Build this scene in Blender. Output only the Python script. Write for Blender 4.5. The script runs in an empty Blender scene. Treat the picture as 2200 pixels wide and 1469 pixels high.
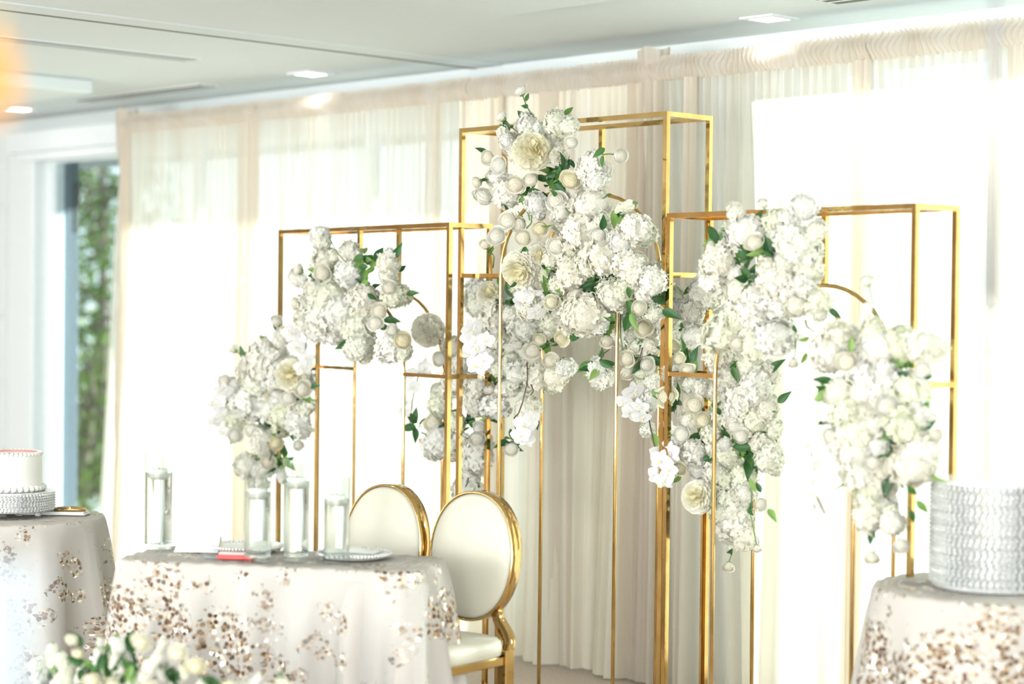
import bpy, math, random
from mathutils import Vector, Matrix
random.seed(7)
S = bpy.context.scene
COL = S.collection
PI = math.pi

# ------------------------------------------------------------------ camera
FPX, CX, CY = 4300.0, 1100.0, 734.5
ROLL, HOR, TH, HC = 0.0115, 660.0, math.radians(43.75), 1.59
PIT = (CY - HOR) / FPX
EYE = Vector((0, 0, HC))
_R0 = Vector((math.sin(TH), math.cos(TH), 0))
_F0 = Vector((-math.cos(TH), math.sin(TH), 0))
_F = _F0 * math.cos(PIT) - Vector((0, 0, 1)) * math.sin(PIT)
_U = _F0 * math.sin(PIT) + Vector((0, 0, 1)) * math.cos(PIT)
_RC = _R0 * math.cos(ROLL) + _U * math.sin(ROLL)
_UC = _U * math.cos(ROLL) - _R0 * math.sin(ROLL)
cam = bpy.data.cameras.new('camera')
cam.sensor_width = 36.0
cam.lens = FPX / 2200 * 36
cam.dof.use_dof = True
cam.dof.focus_distance = 7.45
cam.dof.aperture_fstop = 1.25
cam.clip_start = 0.05
co = bpy.data.objects.new('camera', cam)
COL.objects.link(co)
co.matrix_world = Matrix(((_RC.x, _UC.x, -_F.x, 0), (_RC.y, _UC.y, -_F.y, 0), (_RC.z, _UC.z, -_F.z, HC), (0, 0, 0, 1)))
S.camera = co


def ray(px, py):
    return _F + _RC * ((px - CX) / FPX) - _UC * ((py - CY) / FPX)


def atY(px, py, Y):
    d = ray(px, py)
    return EYE + d * (Y / d.y)


def atZ(px, py, Z):
    d = ray(px, py)
    return EYE + d * ((Z - HC) / d.z)


def atD(px, py, D):
    return EYE + ray(px, py) * D


# ------------------------------------------------------------------ world, sun, added fill, exposure
W = bpy.data.worlds.new('sky')
S.world = W
W.use_nodes = True
bg = W.node_tree.nodes['Background']
bg.inputs[0].default_value = (0.84, 0.92, 1.0, 1)
bg.inputs[1].default_value = 3.4

SUN_TO = Vector((0.42, 0.86, 0.27)).normalized()
sun = bpy.data.lights.new('sun', 'SUN')
sun.energy = 25.0
sun.angle = math.radians(2.0)
sun.color = (1.0, 0.975, 0.935)
so = bpy.data.objects.new('sun', sun)
COL.objects.link(so)
so.rotation_euler = (-SUN_TO).to_track_quat('-Z', 'Y').to_euler()

# area lamps added as daylight fill in unseen window openings, rear and right
for k, (lx, ly, rz, e) in enumerate([(-10.0, -4.9, 0, 195), (-6.0, -4.9, 0, 195), (-2.0, -4.9, 0, 195), (2.0, -4.9, 0, 195),
                                     (3.9, 1.0, PI / 2, 70), (3.9, -2.8, PI / 2, 70)]):
    L = bpy.data.lights.new('window_daylight', 'AREA')
    L.shape = 'RECTANGLE'
    L.size, L.size_y = 3.0, 2.1
    L.energy = e
    L.color = (0.975, 1.0, 0.975)
    lo = bpy.data.objects.new('window_daylight', L)
    COL.objects.link(lo)
    lo.location = (lx, ly, 1.45)
    lo.rotation_euler = (PI / 2, 0, rz)
VS = S.view_settings
VS.view_transform = 'Standard'
VS.look = 'None'
VS.exposure = 0.45
VS.gamma = 1.0
VS.use_curve_mapping = False
S.cycles.max_bounces = 8
S.cycles.diffuse_bounces = 3
S.cycles.transmission_bounces = 7
S.cycles.use_adaptive_sampling = True
S.cycles.adaptive_threshold = 0.045
S.cycles.transparent_max_bounces = 10
S.cycles.caustics_reflective = False
S.cycles.caustics_refractive = True
S.cycles.sample_clamp_indirect = 6.0
S.cycles.use_denoising = True


# ------------------------------------------------------------------ helpers
def tag(o, label=None, cat=None, group=None, kind=None):
    for k, v in (('label', label), ('category', cat), ('group', group), ('kind', kind)):
        if v:
            o[k] = v
    return o


def empty(name, loc=(0, 0, 0), rz=0.0, parent=None):
    o = bpy.data.objects.new(name, None)
    o.empty_display_size = 0.05
    COL.objects.link(o)
    o.location = loc
    o.rotation_euler = (0, 0, rz)
    if parent:
        o.parent = parent
    return o


def inst(name, mesh, parent=None, loc=(0, 0, 0), quat=None, sc=1.0):
    o = bpy.data.objects.new(name, mesh)
    COL.objects.link(o)
    o.location = loc
    if quat is not None:
        o.rotation_mode = 'QUATERNION'
        o.rotation_quaternion = quat
    o.scale = sc if hasattr(sc, '__len__') else (sc, sc, sc)
    if parent:
        o.parent = parent
    return o


class MB:
    def __init__(s):
        s.v, s.f, s.m, s.uv = [], [], [], None

    def quad(s, vs, m=0):
        n = len(s.v)
        s.v += [tuple(p) for p in vs]
        s.f.append(tuple(range(n, n + len(vs))))
        s.m.append(m)
        return s

    def box(s, x0, x1, y0, y1, z0, z1, m=0):
        n = len(s.v)
        s.v += [(x, y, z) for z in (z0, z1) for y in (y0, y1) for x in (x0, x1)]
        for q in ((0, 2, 3, 1), (4, 5, 7, 6), (0, 1, 5, 4), (2, 6, 7, 3), (0, 4, 6, 2), (1, 3, 7, 5)):
            s.f.append(tuple(n + i for i in q))
            s.m.append(m)
        return s

    def bbox(s, x0, x1, y0, y1, z0, z1, b=0.004, m=0):
        """box with chamfered vertical and top edges (two inset rings)"""
        def ring(i, z):
            return [(x0 + i + b, y0 + i, z), (x1 - i - b, y0 + i, z), (x1 - i, y0 + i + b, z), (x1 - i, y1 - i - b, z),
                    (x1 - i - b, y1 - i, z), (x0 + i + b, y1 - i, z), (x0 + i, y1 - i - b, z), (x0 + i, y0 + i + b, z)]
        return s.loft([ring(b, z0), ring(0, z0 + b), ring(0, z1 - b), ring(b, z1)], m)

    def loft(s, rings, m=0, cap=True, closed=True):
        n0 = len(s.v)
        k = len(rings[0])
        for r in rings:
            s.v += [tuple(p) for p in r]
        for i in range(len(rings) - 1):
            for j in range(k if closed else k - 1):
                j2 = (j + 1) % k
                a, b = n0 + i * k, n0 + (i + 1) * k
                s.f.append((a + j, a + j2, b + j2, b + j))
                s.m.append(m)
        if cap:
            s.f.append(tuple(n0 + j for j in reversed(range(k))))
            s.m.append(m)
            e = n0 + (len(rings) - 1) * k
            s.f.append(tuple(e + j for j in range(k)))
            s.m.append(m)
        return s

    def tube(s, path, r, n=8, m=0, cap=True, sq=None, up=None):
        """round tube, or rectangular bar when sq=(half width, half height)"""
        P = [Vector(p) for p in path]
        rings = []
        ref = Vector(up) if up else None
        for i, p in enumerate(P):
            t = (P[min(i + 1, len(P) - 1)] - P[max(i - 1, 0)]).normalized()
            a = ref if ref else (Vector((0, 0, 1)) if abs(t.z) < .9 else Vector((0, 1, 0)))
            x = t.cross(a)
            if x.length < 1e-5:
                x = t.cross(Vector((1, 0, 0)))
            x.normalize()
            y = x.cross(t).normalized()
            rr = r[i] if hasattr(r, '__len__') else r
            if sq:
                rings.append([p + x * (u * sq[0]) + y * (w * sq[1]) for u, w in ((-1, -1), (1, -1), (1, 1), (-1, 1))])
            else:
                rings.append([p + (x * math.cos(2 * PI * j / n) + y * math.sin(2 * PI * j / n)) * rr for j in range(n)])
        return s.loft(rings, m, cap)

    def lathe(s, prof, n=24, m=0, c=(0, 0), cap=False):
        q = [prof[0]]
        for (r0, z0), (r1, z1) in zip(prof, prof[1:]):      # support loops keep the corners crisp
            L = math.hypot(r1 - r0, z1 - z0)
            if L > .008 and max(r0, r1) < 1:
                k = min(.0012 / L, .2)
                q += [(r0 + (r1 - r0) * k, z0 + (z1 - z0) * k), (r1 - (r1 - r0) * k, z1 - (z1 - z0) * k)]
            q.append((r1, z1))
        prof = q
        rings = [[(c[0] + r * math.cos(2 * PI * j / n), c[1] + r * math.sin(2 * PI * j / n), z) for j in range(n)] for r, z in prof]
        return s.loft(rings, m, cap)

    def grid(s, fn, nu, nv, m=0):
        n0 = len(s.v)
        for j in range(nv + 1):
            for i in range(nu + 1):
                s.v.append(tuple(fn(i / nu, j / nv)))
        for j in range(nv):
            for i in range(nu):
                a = n0 + j * (nu + 1) + i
                s.f.append((a, a + 1, a + nu + 2, a + nu + 1))
                s.m.append(m)
        return s

    def mesh(s, name, mats, smooth=False):
        me = bpy.data.meshes.new(name)
        me.from_pydata(s.v, [], s.f)
        for q in (mats if isinstance(mats, (list, tuple)) else [mats]):
            me.materials.append(q)
        me.polygons.foreach_set('material_index', s.m)
        if smooth:
            me.polygons.foreach_set('use_smooth', [True] * len(s.f))
        me.update()
        return me

    def build(s, name, mats, parent=None, smooth=False, loc=(0, 0, 0)):
        return inst(name, s.mesh(name, mats, smooth), parent, loc)


# ------------------------------------------------------------------ materials
class NT:
    def __init__(s, name):
        s.mat = bpy.data.materials.new(name)
        s.mat.use_nodes = True
        s.t = s.mat.node_tree
        s.t.nodes.clear()
        s.out = s.n('ShaderNodeOutputMaterial')

    def n(s, typ, **kw):
        x = s.t.nodes.new(typ)
        for k, v in kw.items():
            if k in x.inputs:
                x.inputs[k].default_value = v
            else:
                setattr(x, k, v)
        return x

    def l(s, a, ao, b, bi):
        s.t.links.new(a.outputs[ao], b.inputs[bi])

    def end(s, sh, o=0):
        s.t.links.new(sh.outputs[o], s.out.inputs[0])
        return s.mat

    def ramp(s, stops):
        r = s.n('ShaderNodeValToRGB')
        e = r.color_ramp.elements
        while len(e) < len(stops):
            e.new(0.5)
        for q, (p, c) in zip(e, stops):
            q.position = p
            q.color = tuple(c) + (1,) if len(c) == 3 else c
        return r

    def val(s, op, a, b=None):
        x = s.n('ShaderNodeMath', operation=op)
        for i, q in enumerate((a, b)):
            if q is None:
                continue
            if isinstance(q, (int, float)):
                x.inputs[i].default_value = q
            else:
                s.t.links.new(q, x.inputs[i])
        return x.outputs[0]

    def mix(s, fac, a, b):
        x = s.n('ShaderNodeMixShader')
        if isinstance(fac, (int, float)):
            x.inputs[0].default_value = fac
        else:
            s.t.links.new(fac, x.inputs[0])
        s.t.links.new(a.outputs[0], x.inputs[1])
        s.t.links.new(b.outputs[0], x.inputs[2])
        return x

    def mixc(s, fac, a, b):
        x = s.n('ShaderNodeMix', data_type='RGBA')
        for sock, q in ((x.inputs[0], fac), (x.inputs[6], a), (x.inputs[7], b)):
            if isinstance(q, (int, float)):
                sock.default_value = q
            elif isinstance(q, tuple):
                sock.default_value = q + (1,) if len(q) == 3 else q
            else:
                s.t.links.new(q, sock)
        return x.outputs[2]


def plain(name, col, rough=0.6, metal=0.0, noise=0.04, scale=20.0, bump=0.0, spec=0.5):
    t = NT(name)
    p = t.n('ShaderNodeBsdfPrincipled', Roughness=rough, Metallic=metal)
    p.inputs['Specular IOR Level'].default_value = spec
    nz = t.n('ShaderNodeTexNoise', Scale=scale, Detail=4.0)
    tc = t.n('ShaderNodeTexCoord')
    t.l(tc, 'Object', nz, 'Vector')
    r = t.ramp([(0.25, [c * (1 - noise) for c in col]), (0.75, [min(1, c * (1 + noise)) for c in col])])
    t.l(nz, 0, r, 0)
    t.l(r, 0, p, 'Base Color')
    if bump:
        b = t.n('ShaderNodeBump', Strength=bump, Distance=0.01)
        t.l(nz, 0, b, 'Height')
        t.l(b, 0, p, 'Normal')
    return t.end(p)


def petal_mat(name, cols, inner=None, trans=0.3, rad=0.6):
    """white petals: per-bloom tint, optional deeper colour towards the heart of the bloom"""
    t = NT(name)
    oi = t.n('ShaderNodeObjectInfo')
    r = t.ramp([(i / max(1, len(cols) - 1), c) for i, c in enumerate(cols)])
    t.l(oi, 'Random', r, 0)
    col = r.outputs[0]
    tc = t.n('ShaderNodeTexCoord')
    if inner:
        ln = t.n('ShaderNodeVectorMath', operation='LENGTH')
        sx = t.n('ShaderNodeVectorMath', operation='MULTIPLY')
        sx.inputs[1].default_value = (1, 1, 0)
        t.l(tc, 'Object', sx, 0)
        t.l(sx, 0, ln, 0)
        q = t.ramp([(0.0, (1, 1, 1)), (rad, (0, 0, 0))])
        t.l(ln, 'Value', q, 0)
        col = t.mixc(q.outputs[0], col, inner)
    nz = t.n('ShaderNodeTexNoise', Scale=3.0, Detail=3.0)
    t.l(tc, 'Object', nz, 'Vector')
    v = t.ramp([(0.3, (0.93, 0.93, 0.90)), (0.7, (1, 1, 1))])
    t.l(nz, 0, v, 0)
    mm = t.n('ShaderNodeMix', data_type='RGBA', blend_type='MULTIPLY')
    mm.inputs[0].default_value = 1
    t.t.links.new(col, mm.inputs[6])
    t.l(v, 0, mm, 7)
    d = t.n('ShaderNodeBsdfDiffuse')
    tr = t.n('ShaderNodeBsdfTranslucent')
    t.l(mm, 2, d, 0)
    t.l(mm, 2, tr, 0)
    return t.end(t.mix(trans, d, tr))


def leaf_mat(name, cols, trans=0.25, rough=0.45):
    t = NT(name)
    oi = t.n('ShaderNodeObjectInfo')
    tc = t.n('ShaderNodeTexCoord')
    nz = t.n('ShaderNodeTexNoise', Scale=2.5, Detail=2.0)
    t.l(tc, 'Object', nz, 'Vector')
    ad = t.val('ADD', t.val('MULTIPLY', oi.outputs['Random'], 0.6), t.val('MULTIPLY', nz.outputs[0], 0.4))
    r = t.ramp([(i / (len(cols) - 1), c) for i, c in enumerate(cols)])
    t.t.links.new(ad, r.inputs[0])
    p = t.n('ShaderNodeBsdfPrincipled', Roughness=rough)
    tr = t.n('ShaderNodeBsdfTranslucent')
    t.l(r, 0, p, 'Base Color')
    t.l(r, 0, tr, 0)
    return t.end(t.mix(trans, p, tr))


def gold_mat():
    t = NT('polished_gold')
    p = t.n('ShaderNodeBsdfPrincipled', Metallic=1.0, Roughness=0.09)
    tc = t.n('ShaderNodeTexCoord')
    nz = t.n('ShaderNodeTexNoise', Scale=9.0, Detail=3.0)
    t.l(tc, 'Object', nz, 'Vector')
    r = t.ramp([(0.3, (0.52, 0.33, 0.12)), (0.7, (0.68, 0.46, 0.19))])
    t.l(nz, 0, r, 0)
    t.l(r, 0, p, 'Base Color')
    b = t.n('ShaderNodeBump', Strength=0.05, Distance=0.01)
    t.l(nz, 0, b, 'Height')
    t.l(b, 0, p, 'Normal')
    return t.end(p)


def sheer_mat(name, ca, cb, alpha, trans=0.55, weave=True):
    t = NT(name)
    tc = t.n('ShaderNodeTexCoord')
    mp = t.n('ShaderNodeMapping')
    mp.inputs['Scale'].default_value = (9, 9, 0.15)
    t.l(tc, 'Object', mp, 'Vector')
    nz = t.n('ShaderNodeTexNoise', Scale=1.6, Detail=3.0)
    t.l(mp, 0, nz, 'Vector')
    r = t.ramp([(0.35, ca), (0.65, cb)])
    t.l(nz, 0, r, 0)
    d = t.n('ShaderNodeBsdfDiffuse')
    tr = t.n('ShaderNodeBsdfTranslucent')
    t.l(r, 0, d, 0)
    t.l(r, 0, tr, 0)
    m1 = t.mix(trans, d, tr)
    tp = t.n('ShaderNodeBsdfTransparent')
    # a thread grid seen edge-on hides more of what is behind it
    lw = t.n('ShaderNodeLayerWeight', Blend=0.35)
    a = t.val('MULTIPLY', t.val('SUBTRACT', 1.0, lw.outputs['Facing']), alpha)
    return t.end(t.mix(a, m1, tp))


def pane_mat(name, tint, refl=1.0):
    t = NT(name)
    tp = t.n('ShaderNodeBsdfTransparent')
    tp.inputs[0].default_value = tuple(tint) + (1,)
    g = t.n('ShaderNodeBsdfGlossy', Roughness=0.02)
    fr = t.n('ShaderNodeLayerWeight', Blend=0.5)
    k = t.val('ADD', t.val('MULTIPLY', t.val('POWER', fr.outputs['Facing'], 4.0), 0.5), 0.03)
    return t.end(t.mix(t.val('MULTIPLY', k, refl), tp, g))


def clear_glass(name, ior=1.45, tint=(0.97, 0.99, 0.985)):
    t = NT(name)
    g = t.n('ShaderNodeBsdfGlass', Roughness=0.0, IOR=ior)
    g.inputs[0].default_value = tint + (1,)
    return t.end(g)


def emit_mat(name, col, st):
    t = NT(name)
    e = t.n('ShaderNodeEmission', Strength=st)
    e.inputs[0].default_value = tuple(col) + (1,)
    return t.end(e)


def sequin_mat():
    """cream tulle with clusters of brown and champagne sequin flowers"""
    t = NT('sequin_tulle')
    uv = t.n('ShaderNodeUVMap')
    big = t.n('ShaderNodeTexVoronoi', feature='F1', Scale=4.6, Randomness=1.0)
    wn = t.n('ShaderNodeTexNoise', Scale=11.0, Detail=5.0, Roughness=0.65)
    t.l(uv, 0, wn, 'Vector')
    wv = t.n('ShaderNodeVectorMath', operation='MULTIPLY_ADD')
    wv.inputs[1].default_value = (0.16, 0.16, 0)
    t.l(wn, 1, wv, 0)
    t.l(uv, 0, wv, 2)
    t.l(wv, 0, big, 'Vector')
    vine = t.n('ShaderNodeTexNoise', Scale=22.0, Detail=4.0, Roughness=0.7)
    t.l(uv, 0, vine, 'Vector')
    core = t.ramp([(0.20, (1, 1, 1)), (0.62, (0, 0, 0))])
    t.l(big, 'Distance', core, 0)
    big2 = t.n('ShaderNodeTexVoronoi', feature='F1', Scale=8.5, Randomness=1.0)
    t.l(wv, 0, big2, 'Vector')
    core2 = t.ramp([(0.12, (1, 1, 1)), (0.42, (0, 0, 0))])
    t.l(big2, 'Distance', core2, 0)
    cmax = t.val('MAXIMUM', core.outputs[0], t.val('MULTIPLY', core2.outputs[0], 0.8))
    gate = t.val('ADD', cmax, t.val('MULTIPLY', t.val('SUBTRACT', vine.outputs[0], 0.5), 2.2))
    gr = t.ramp([(0.34, (0, 0, 0)), (0.52, (1, 1, 1))])
    t.t.links.new(gate, gr.inputs[0])
    seq = t.n('ShaderNodeTexVoronoi', feature='F1', Scale=70.0)
    t.l(uv, 0, seq, 'Vector')
    dot = t.ramp([(0.48, (1, 1, 1)), (0.62, (0, 0, 0))])
    t.l(seq, 'Distance', dot, 0)
    mask = t.val('MULTIPLY', gr.outputs[0], dot.outputs[0])
    sep = t.n('ShaderNodeSeparateColor')
    t.l(seq, 'Color', sep, 0)
    pick = t.n('ShaderNodeTexNoise', Scale=9.0, Detail=2.0)
    t.l(uv, 0, pick, 'Vector')
    k = t.val('ADD', t.val('MULTIPLY', sep.outputs[0], 0.45), t.val('MULTIPLY', pick.outputs[0], 0.55))
    cr = t.ramp([(0.30, (0.24, 0.15, 0.09)), (0.54, (0.46, 0.32, 0.22)), (0.63, (0.74, 0.66, 0.54)), (0.8, (0.90, 0.87, 0.82))])
    t.t.links.new(k, cr.inputs[0])
    sq = t.n('ShaderNodeBsdfPrincipled', Metallic=0.75, Roughness=0.22)
    t.l(cr, 0, sq, 'Base Color')
    # every sequin is tilted its own way
    geo = t.n('ShaderNodeNewGeometry')
    sb = t.n('ShaderNodeVectorMath', operation='SUBTRACT')
    sb.inputs[1].default_value = (0.5, 0.5, 0.5)
    t.l(seq, 'Color', sb, 0)
    sc = t.n('ShaderNodeVectorMath', operation='MULTIPLY_ADD')
    sc.inputs[1].default_value = (0.9, 0.9, 0.9)
    t.l(sb, 0, sc, 0)
    t.l(geo, 'Normal', sc, 2)
    nm = t.n('ShaderNodeVectorMath', operation='NORMALIZE')
    t.l(sc, 0, nm, 0)
    t.l(nm, 0, sq, 'Normal')
    d = t.n('ShaderNodeBsdfDiffuse')
    d.inputs[0].default_value = (0.65, 0.61, 0.57, 1)
    tr = t.n('ShaderNodeBsdfTranslucent')
    tr.inputs[0].default_value = (0.65, 0.61, 0.57, 1)
    return t.end(t.mix(mask, t.mix(0.25, d, tr), sq))


GOLD = gold_mat()
M_CEIL = plain('ceiling_paint', (0.69, 0.755, 0.775), 0.9, noise=0.01)
M_WALL = plain('wall_paint', (0.74, 0.78, 0.78), 0.85, noise=0.02)
M_TAUPE = plain('taupe_wall', (0.34, 0.27, 0.21), 0.8, noise=0.06, scale=3)
M_WHITE = plain('white_gloss_paint', (0.78, 0.82, 0.84), 0.4, noise=0.01)
M_FLOOR = plain('beige_carpet', (0.62, 0.52, 0.43), 0.95, noise=0.12, scale=60, bump=0.3)
M_DARK = plain('dark_slot', (0.10, 0.12, 0.11), 0.7, noise=0.05)
M_SLOT = plain('grey_slot', (0.13, 0.15, 0.14), 0.6, noise=0.05)
M_SHEER = sheer_mat('ivory_sheer', (0.85, 0.79, 0.675), (0.90, 0.87, 0.79), 0.22)
M_SHEERC = sheer_mat('brightened_sheer', (0.94, 0.85, 0.69), (0.95, 0.90, 0.78), 0.06, 0.30)  # paler, denser copy of the ivory sheer; brightens the middle panel by colour
M_SHEERB = sheer_mat('peach_gather', (0.84, 0.75, 0.64), (0.88, 0.82, 0.74), 0.10)
M_PANE = pane_mat('tinted_pane', (0.58, 0.63, 0.63))
M_GLASS = clear_glass('clear_glass')
M_WATER = clear_glass('water', 1.33, (0.985, 0.995, 0.99))
M_VASE = pane_mat('vase_glass', (0.955, 0.975, 0.97), 1.6)
M_ACRYL = clear_glass('crystal', 1.5, (0.96, 0.98, 1.0))
M_VINYL = plain('ivory_vinyl', (0.62, 0.59, 0.49), 0.42, noise=0.01)
M_WAX = plain('white_wax', (0.88, 0.86, 0.80), 0.5, noise=0.01)
M_SEQ = sequin_mat()
M_CARD = plain('white_card', (0.60, 0.60, 0.62), 0.7, noise=0.01)
M_KRAFT = plain('tan_card', (0.66, 0.53, 0.40), 0.7, noise=0.03)
M_RED = plain('coral_red_paper', (0.72, 0.09, 0.08), 0.45, noise=0.05)
M_PINK = plain('pink_print', (0.86, 0.55, 0.52), 0.5, noise=0.05)
M_SLATE = plain('slate_metal', (0.22, 0.24, 0.27), 0.35, 0.3)
M_ICING = plain('white_icing', (0.86, 0.85, 0.80), 0.55, noise=0.02)
M_ROSEIC = plain('pink_icing', (0.60, 0.28, 0.26), 0.5, noise=0.06)
M_LINEN = plain('white_linen', (0.86, 0.85, 0.82), 0.85, noise=0.02, bump=0.1, scale=120)
M_BEADS = plain('silver_crystal_beads', (0.76, 0.77, 0.76), 0.25, 0.45, noise=0.25, scale=150)
M_LEG = plain('folding_table_metal', (0.35, 0.34, 0.33), 0.5, 0.5)
M_FOAM = plain('dark_green_foam', (0.035, 0.07, 0.03), 0.9, noise=0.2)
M_HYD = petal_mat('hydrangea_petal', [(0.91, 0.90, 0.87), (0.91, 0.88, 0.77), (0.92, 0.90, 0.84), (0.87, 0.88, 0.72), (0.92, 0.91, 0.88), (0.92, 0.89, 0.80)])
M_ROSE = petal_mat('rose_petal', [(0.94, 0.91, 0.82), (0.94, 0.93, 0.89), (0.94, 0.90, 0.78), (0.95, 0.93, 0.87)], inner=(0.95, 0.84, 0.66), rad=0.34, trans=0.42)
M_ROSEC = petal_mat('cream_rose_petal', [(0.95, 0.90, 0.72), (0.95, 0.92, 0.79), (0.94, 0.88, 0.68)], inner=(0.95, 0.84, 0.58), rad=0.42, trans=0.42)
M_PEON = petal_mat('dahlia_petal', [(0.90, 0.88, 0.74), (0.91, 0.89, 0.80), (0.89, 0.85, 0.68)], inner=(0.86, 0.78, 0.48), rad=0.8)
M_CARN = petal_mat('carnation_petal', [(0.95, 0.93, 0.86), (0.95, 0.92, 0.82)], trans=0.5)
M_ORCH = petal_mat('orchid_petal', [(0.90, 0.89, 0.91), (0.92, 0.91, 0.92)], trans=0.4)
M_YEL = plain('orchid_throat', (0.85, 0.62, 0.10), 0.5)
M_LEAF = leaf_mat('dark_leaf', [(0.015, 0.06, 0.018), (0.04, 0.13, 0.035), (0.10, 0.24, 0.05)])
M_LEAFL = leaf_mat('light_leaf', [(0.14, 0.30, 0.06), (0.28, 0.42, 0.12)])
M_STEM = leaf_mat('stem_green', [(0.06, 0.14, 0.04), (0.16, 0.26, 0.08)], 0.0)
M_TWIG = plain('brown_twig', (0.09, 0.06, 0.05), 0.7)
M_TREE = leaf_mat('garden_leaf', [(0.03, 0.06, 0.01), (0.075, 0.14, 0.025), (0.18, 0.25, 0.04), (0.46, 0.33, 0.04)], 0.4)
M_BARK = plain('bark', (0.20, 0.16, 0.13), 0.9, noise=0.2)
M_FIN = plain('grey_blue_siding', (0.13, 0.17, 0.20), 0.6, noise=0.06, scale=6)
M_SOFF = plain('dark_soffit', (0.16, 0.17, 0.16), 0.7)
M_GRAVEL = plain('pale_paving', (0.55, 0.55, 0.52), 0.9, noise=0.1)

# ------------------------------------------------------------------ room shell
XL, XR, YR, YW, ZC = -13.2, 4.0, -5.0, 6.60, 2.75
OPEN1, OPEN2, HEADS, SILL = (-11.24, -6.42), (-5.05, -0.6), (2.53, 2.63), 0.12
YO = 6.78
tag(MB().box(XL, XR, YR, YO, -0.1, 0).build('floor', M_FLOOR), kind='structure')
cl = MB().box(XL, XR, YR, YO, ZC, ZC + 0.1).build('ceiling', M_CEIL)
tag(cl, kind='structure')
w = MB()
w.box(XL, OPEN1[0], YW, YO, 0, ZC).box(OPEN1[1], OPEN2[0], YW, YO, 0, ZC).box(OPEN2[1], XR, YW, YO, 0, ZC)
for o, HEAD in zip((OPEN1, OPEN2), HEADS):
    w.box(o[0], o[1], YW, YO, HEAD, ZC).box(o[0], o[1], YW, YO, 0, SILL)
WB = tag(w.build('wall_back', M_WALL), kind='structure')
for z in (0.42, 0.85, 1.28, 1.71, 2.06, 2.36):      # wide boards of the wall panelling left of the window
    MB().bbox(XL, -11.62, YW - 0.012, YW + 0.002, z - 0.20 if z < 2 else z - 0.14, z + 0.21 if z < 2 else z + 0.14, 0.004).build('panel_board', M_WALL, WB)
tag(MB().box(XL - .1, XL, YR, YO, 0, ZC).build('wall_left', M_TAUPE), kind='structure')
w = MB().box(XL, XR, YR - .1, YR, 0, 0.35).box(XL, XR, YR - .1, YR, 2.55, ZC)
for x0, x1 in ((XL, -11.55), (-8.45, -7.55), (-4.45, -3.55), (-0.45, 0.45), (3.55, XR)):
    w.box(x0, x1, YR - .1, YR, 0.35, 2.55)
tag(w.build('wall_rear', M_TAUPE), kind='structure')
w = MB().box(XR, XR + .1, YR, YO, 0, 0.35).box(XR, XR + .1, YR, YO, 2.55, ZC)
for y0, y1 in ((YR, -4.35), (-1.25, -.55), (2.55, YO)):
    w.box(XR, XR + .1, y0, y1, 0.35, 2.55)
tag(w.build('wall_right', M_TAUPE), kind='structure')

for k, (x0, x1) in enumerate((OPEN1, OPEN2)):
    wn = tag(empty('window_%d' % (k + 1), (x0, YW, 0)), kind='structure')
    L = x1 - x0
    n = 3
    HEAD = HEADS[k]
    f = MB()
    f.box(0.0, 0.07, 0.05, 0.13, SILL, HEAD).box(L - .07, L, 0.05, 0.13, SILL, HEAD)
    f.box(0.07, L - .07, 0.05, 0.13, HEAD - .06, HEAD).box(0.07, L - .07, 0.05, 0.13, SILL, SILL + .07)
    f.build('window_frame', M_WHITE, wn)
    for i in range(n):
        a, b = 0.07 + (L - .14) * i / n, 0.07 + (L - .14) * (i + 1) / n
        MB().box(a, b, 0.088, 0.094, SILL + .07, HEAD - .06).build('pane', M_PANE, wn)
        if i:
            MB().box(a - .025, a + .025, 0.06, 0.12, SILL + .07, HEAD - .06).build('mullion', M_WHITE, wn)
tr = MB().bbox(-11.56, -11.24, YW - .03, YW, 0, 2.56, .006).bbox(-11.36, -11.235, YW - .045, YW - .03, 0, 2.56, .005)
tag(tr.build('trim_1', M_WHITE), kind='structure')
tag(MB().bbox(OPEN1[1] - .02, OPEN1[1] + .14, YW - .03, YW, 0, 2.56, .006).build('trim_2', M_WHITE), kind='structure')
tag(MB().bbox(OPEN2[0] - .14, OPEN2[0] + .02, YW - .03, YW, 0, 2.56, .006).build('trim_3', M_WHITE), kind='structure')
sb = empty('roller_shade_box', (-11.48, YW, 2.53))
tag(sb, 'white roller shade box over the left window beside the drapes', 'shade box')
MB().bbox(0, 4.95, -.10, -.031, 0.0, 0.135, .008).build('cover', M_WHITE, sb)
MB().bbox(0.10, 4.85, -.08, -.032, -.055, 0.0, .006).build('bottom_rail', M_WHITE, sb)
# slim dark line where the movable partition meets the ceiling
trk = MB().box(-7.19, -7.165, 1.5, 6.58, ZC - .006, ZC).box(-7.14, -6.98, 1.5, 6.58, ZC - .006, ZC)
tag(trk.build('trim_4', M_CEIL), kind='structure')
tag(MB().box(-7.165, -7.14, 1.5, 6.58, ZC - .008, ZC).build('trim_5', M_SLOT), kind='structure')
# step of the raised ceiling tray at the left edge and the one overhead
tag(MB().bbox(-11.2, -9.05, 3.2, 5.63, ZC - .075, ZC, .01).build('trim_6', M_CEIL), kind='structure')
p = atZ(1053, 13, ZC)
tag(MB().bbox(p.x, p.x + 1.6, p.y - 2.2, p.y, ZC - .05, ZC, .02).build('trim_7', M_CEIL), kind='structure')


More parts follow.
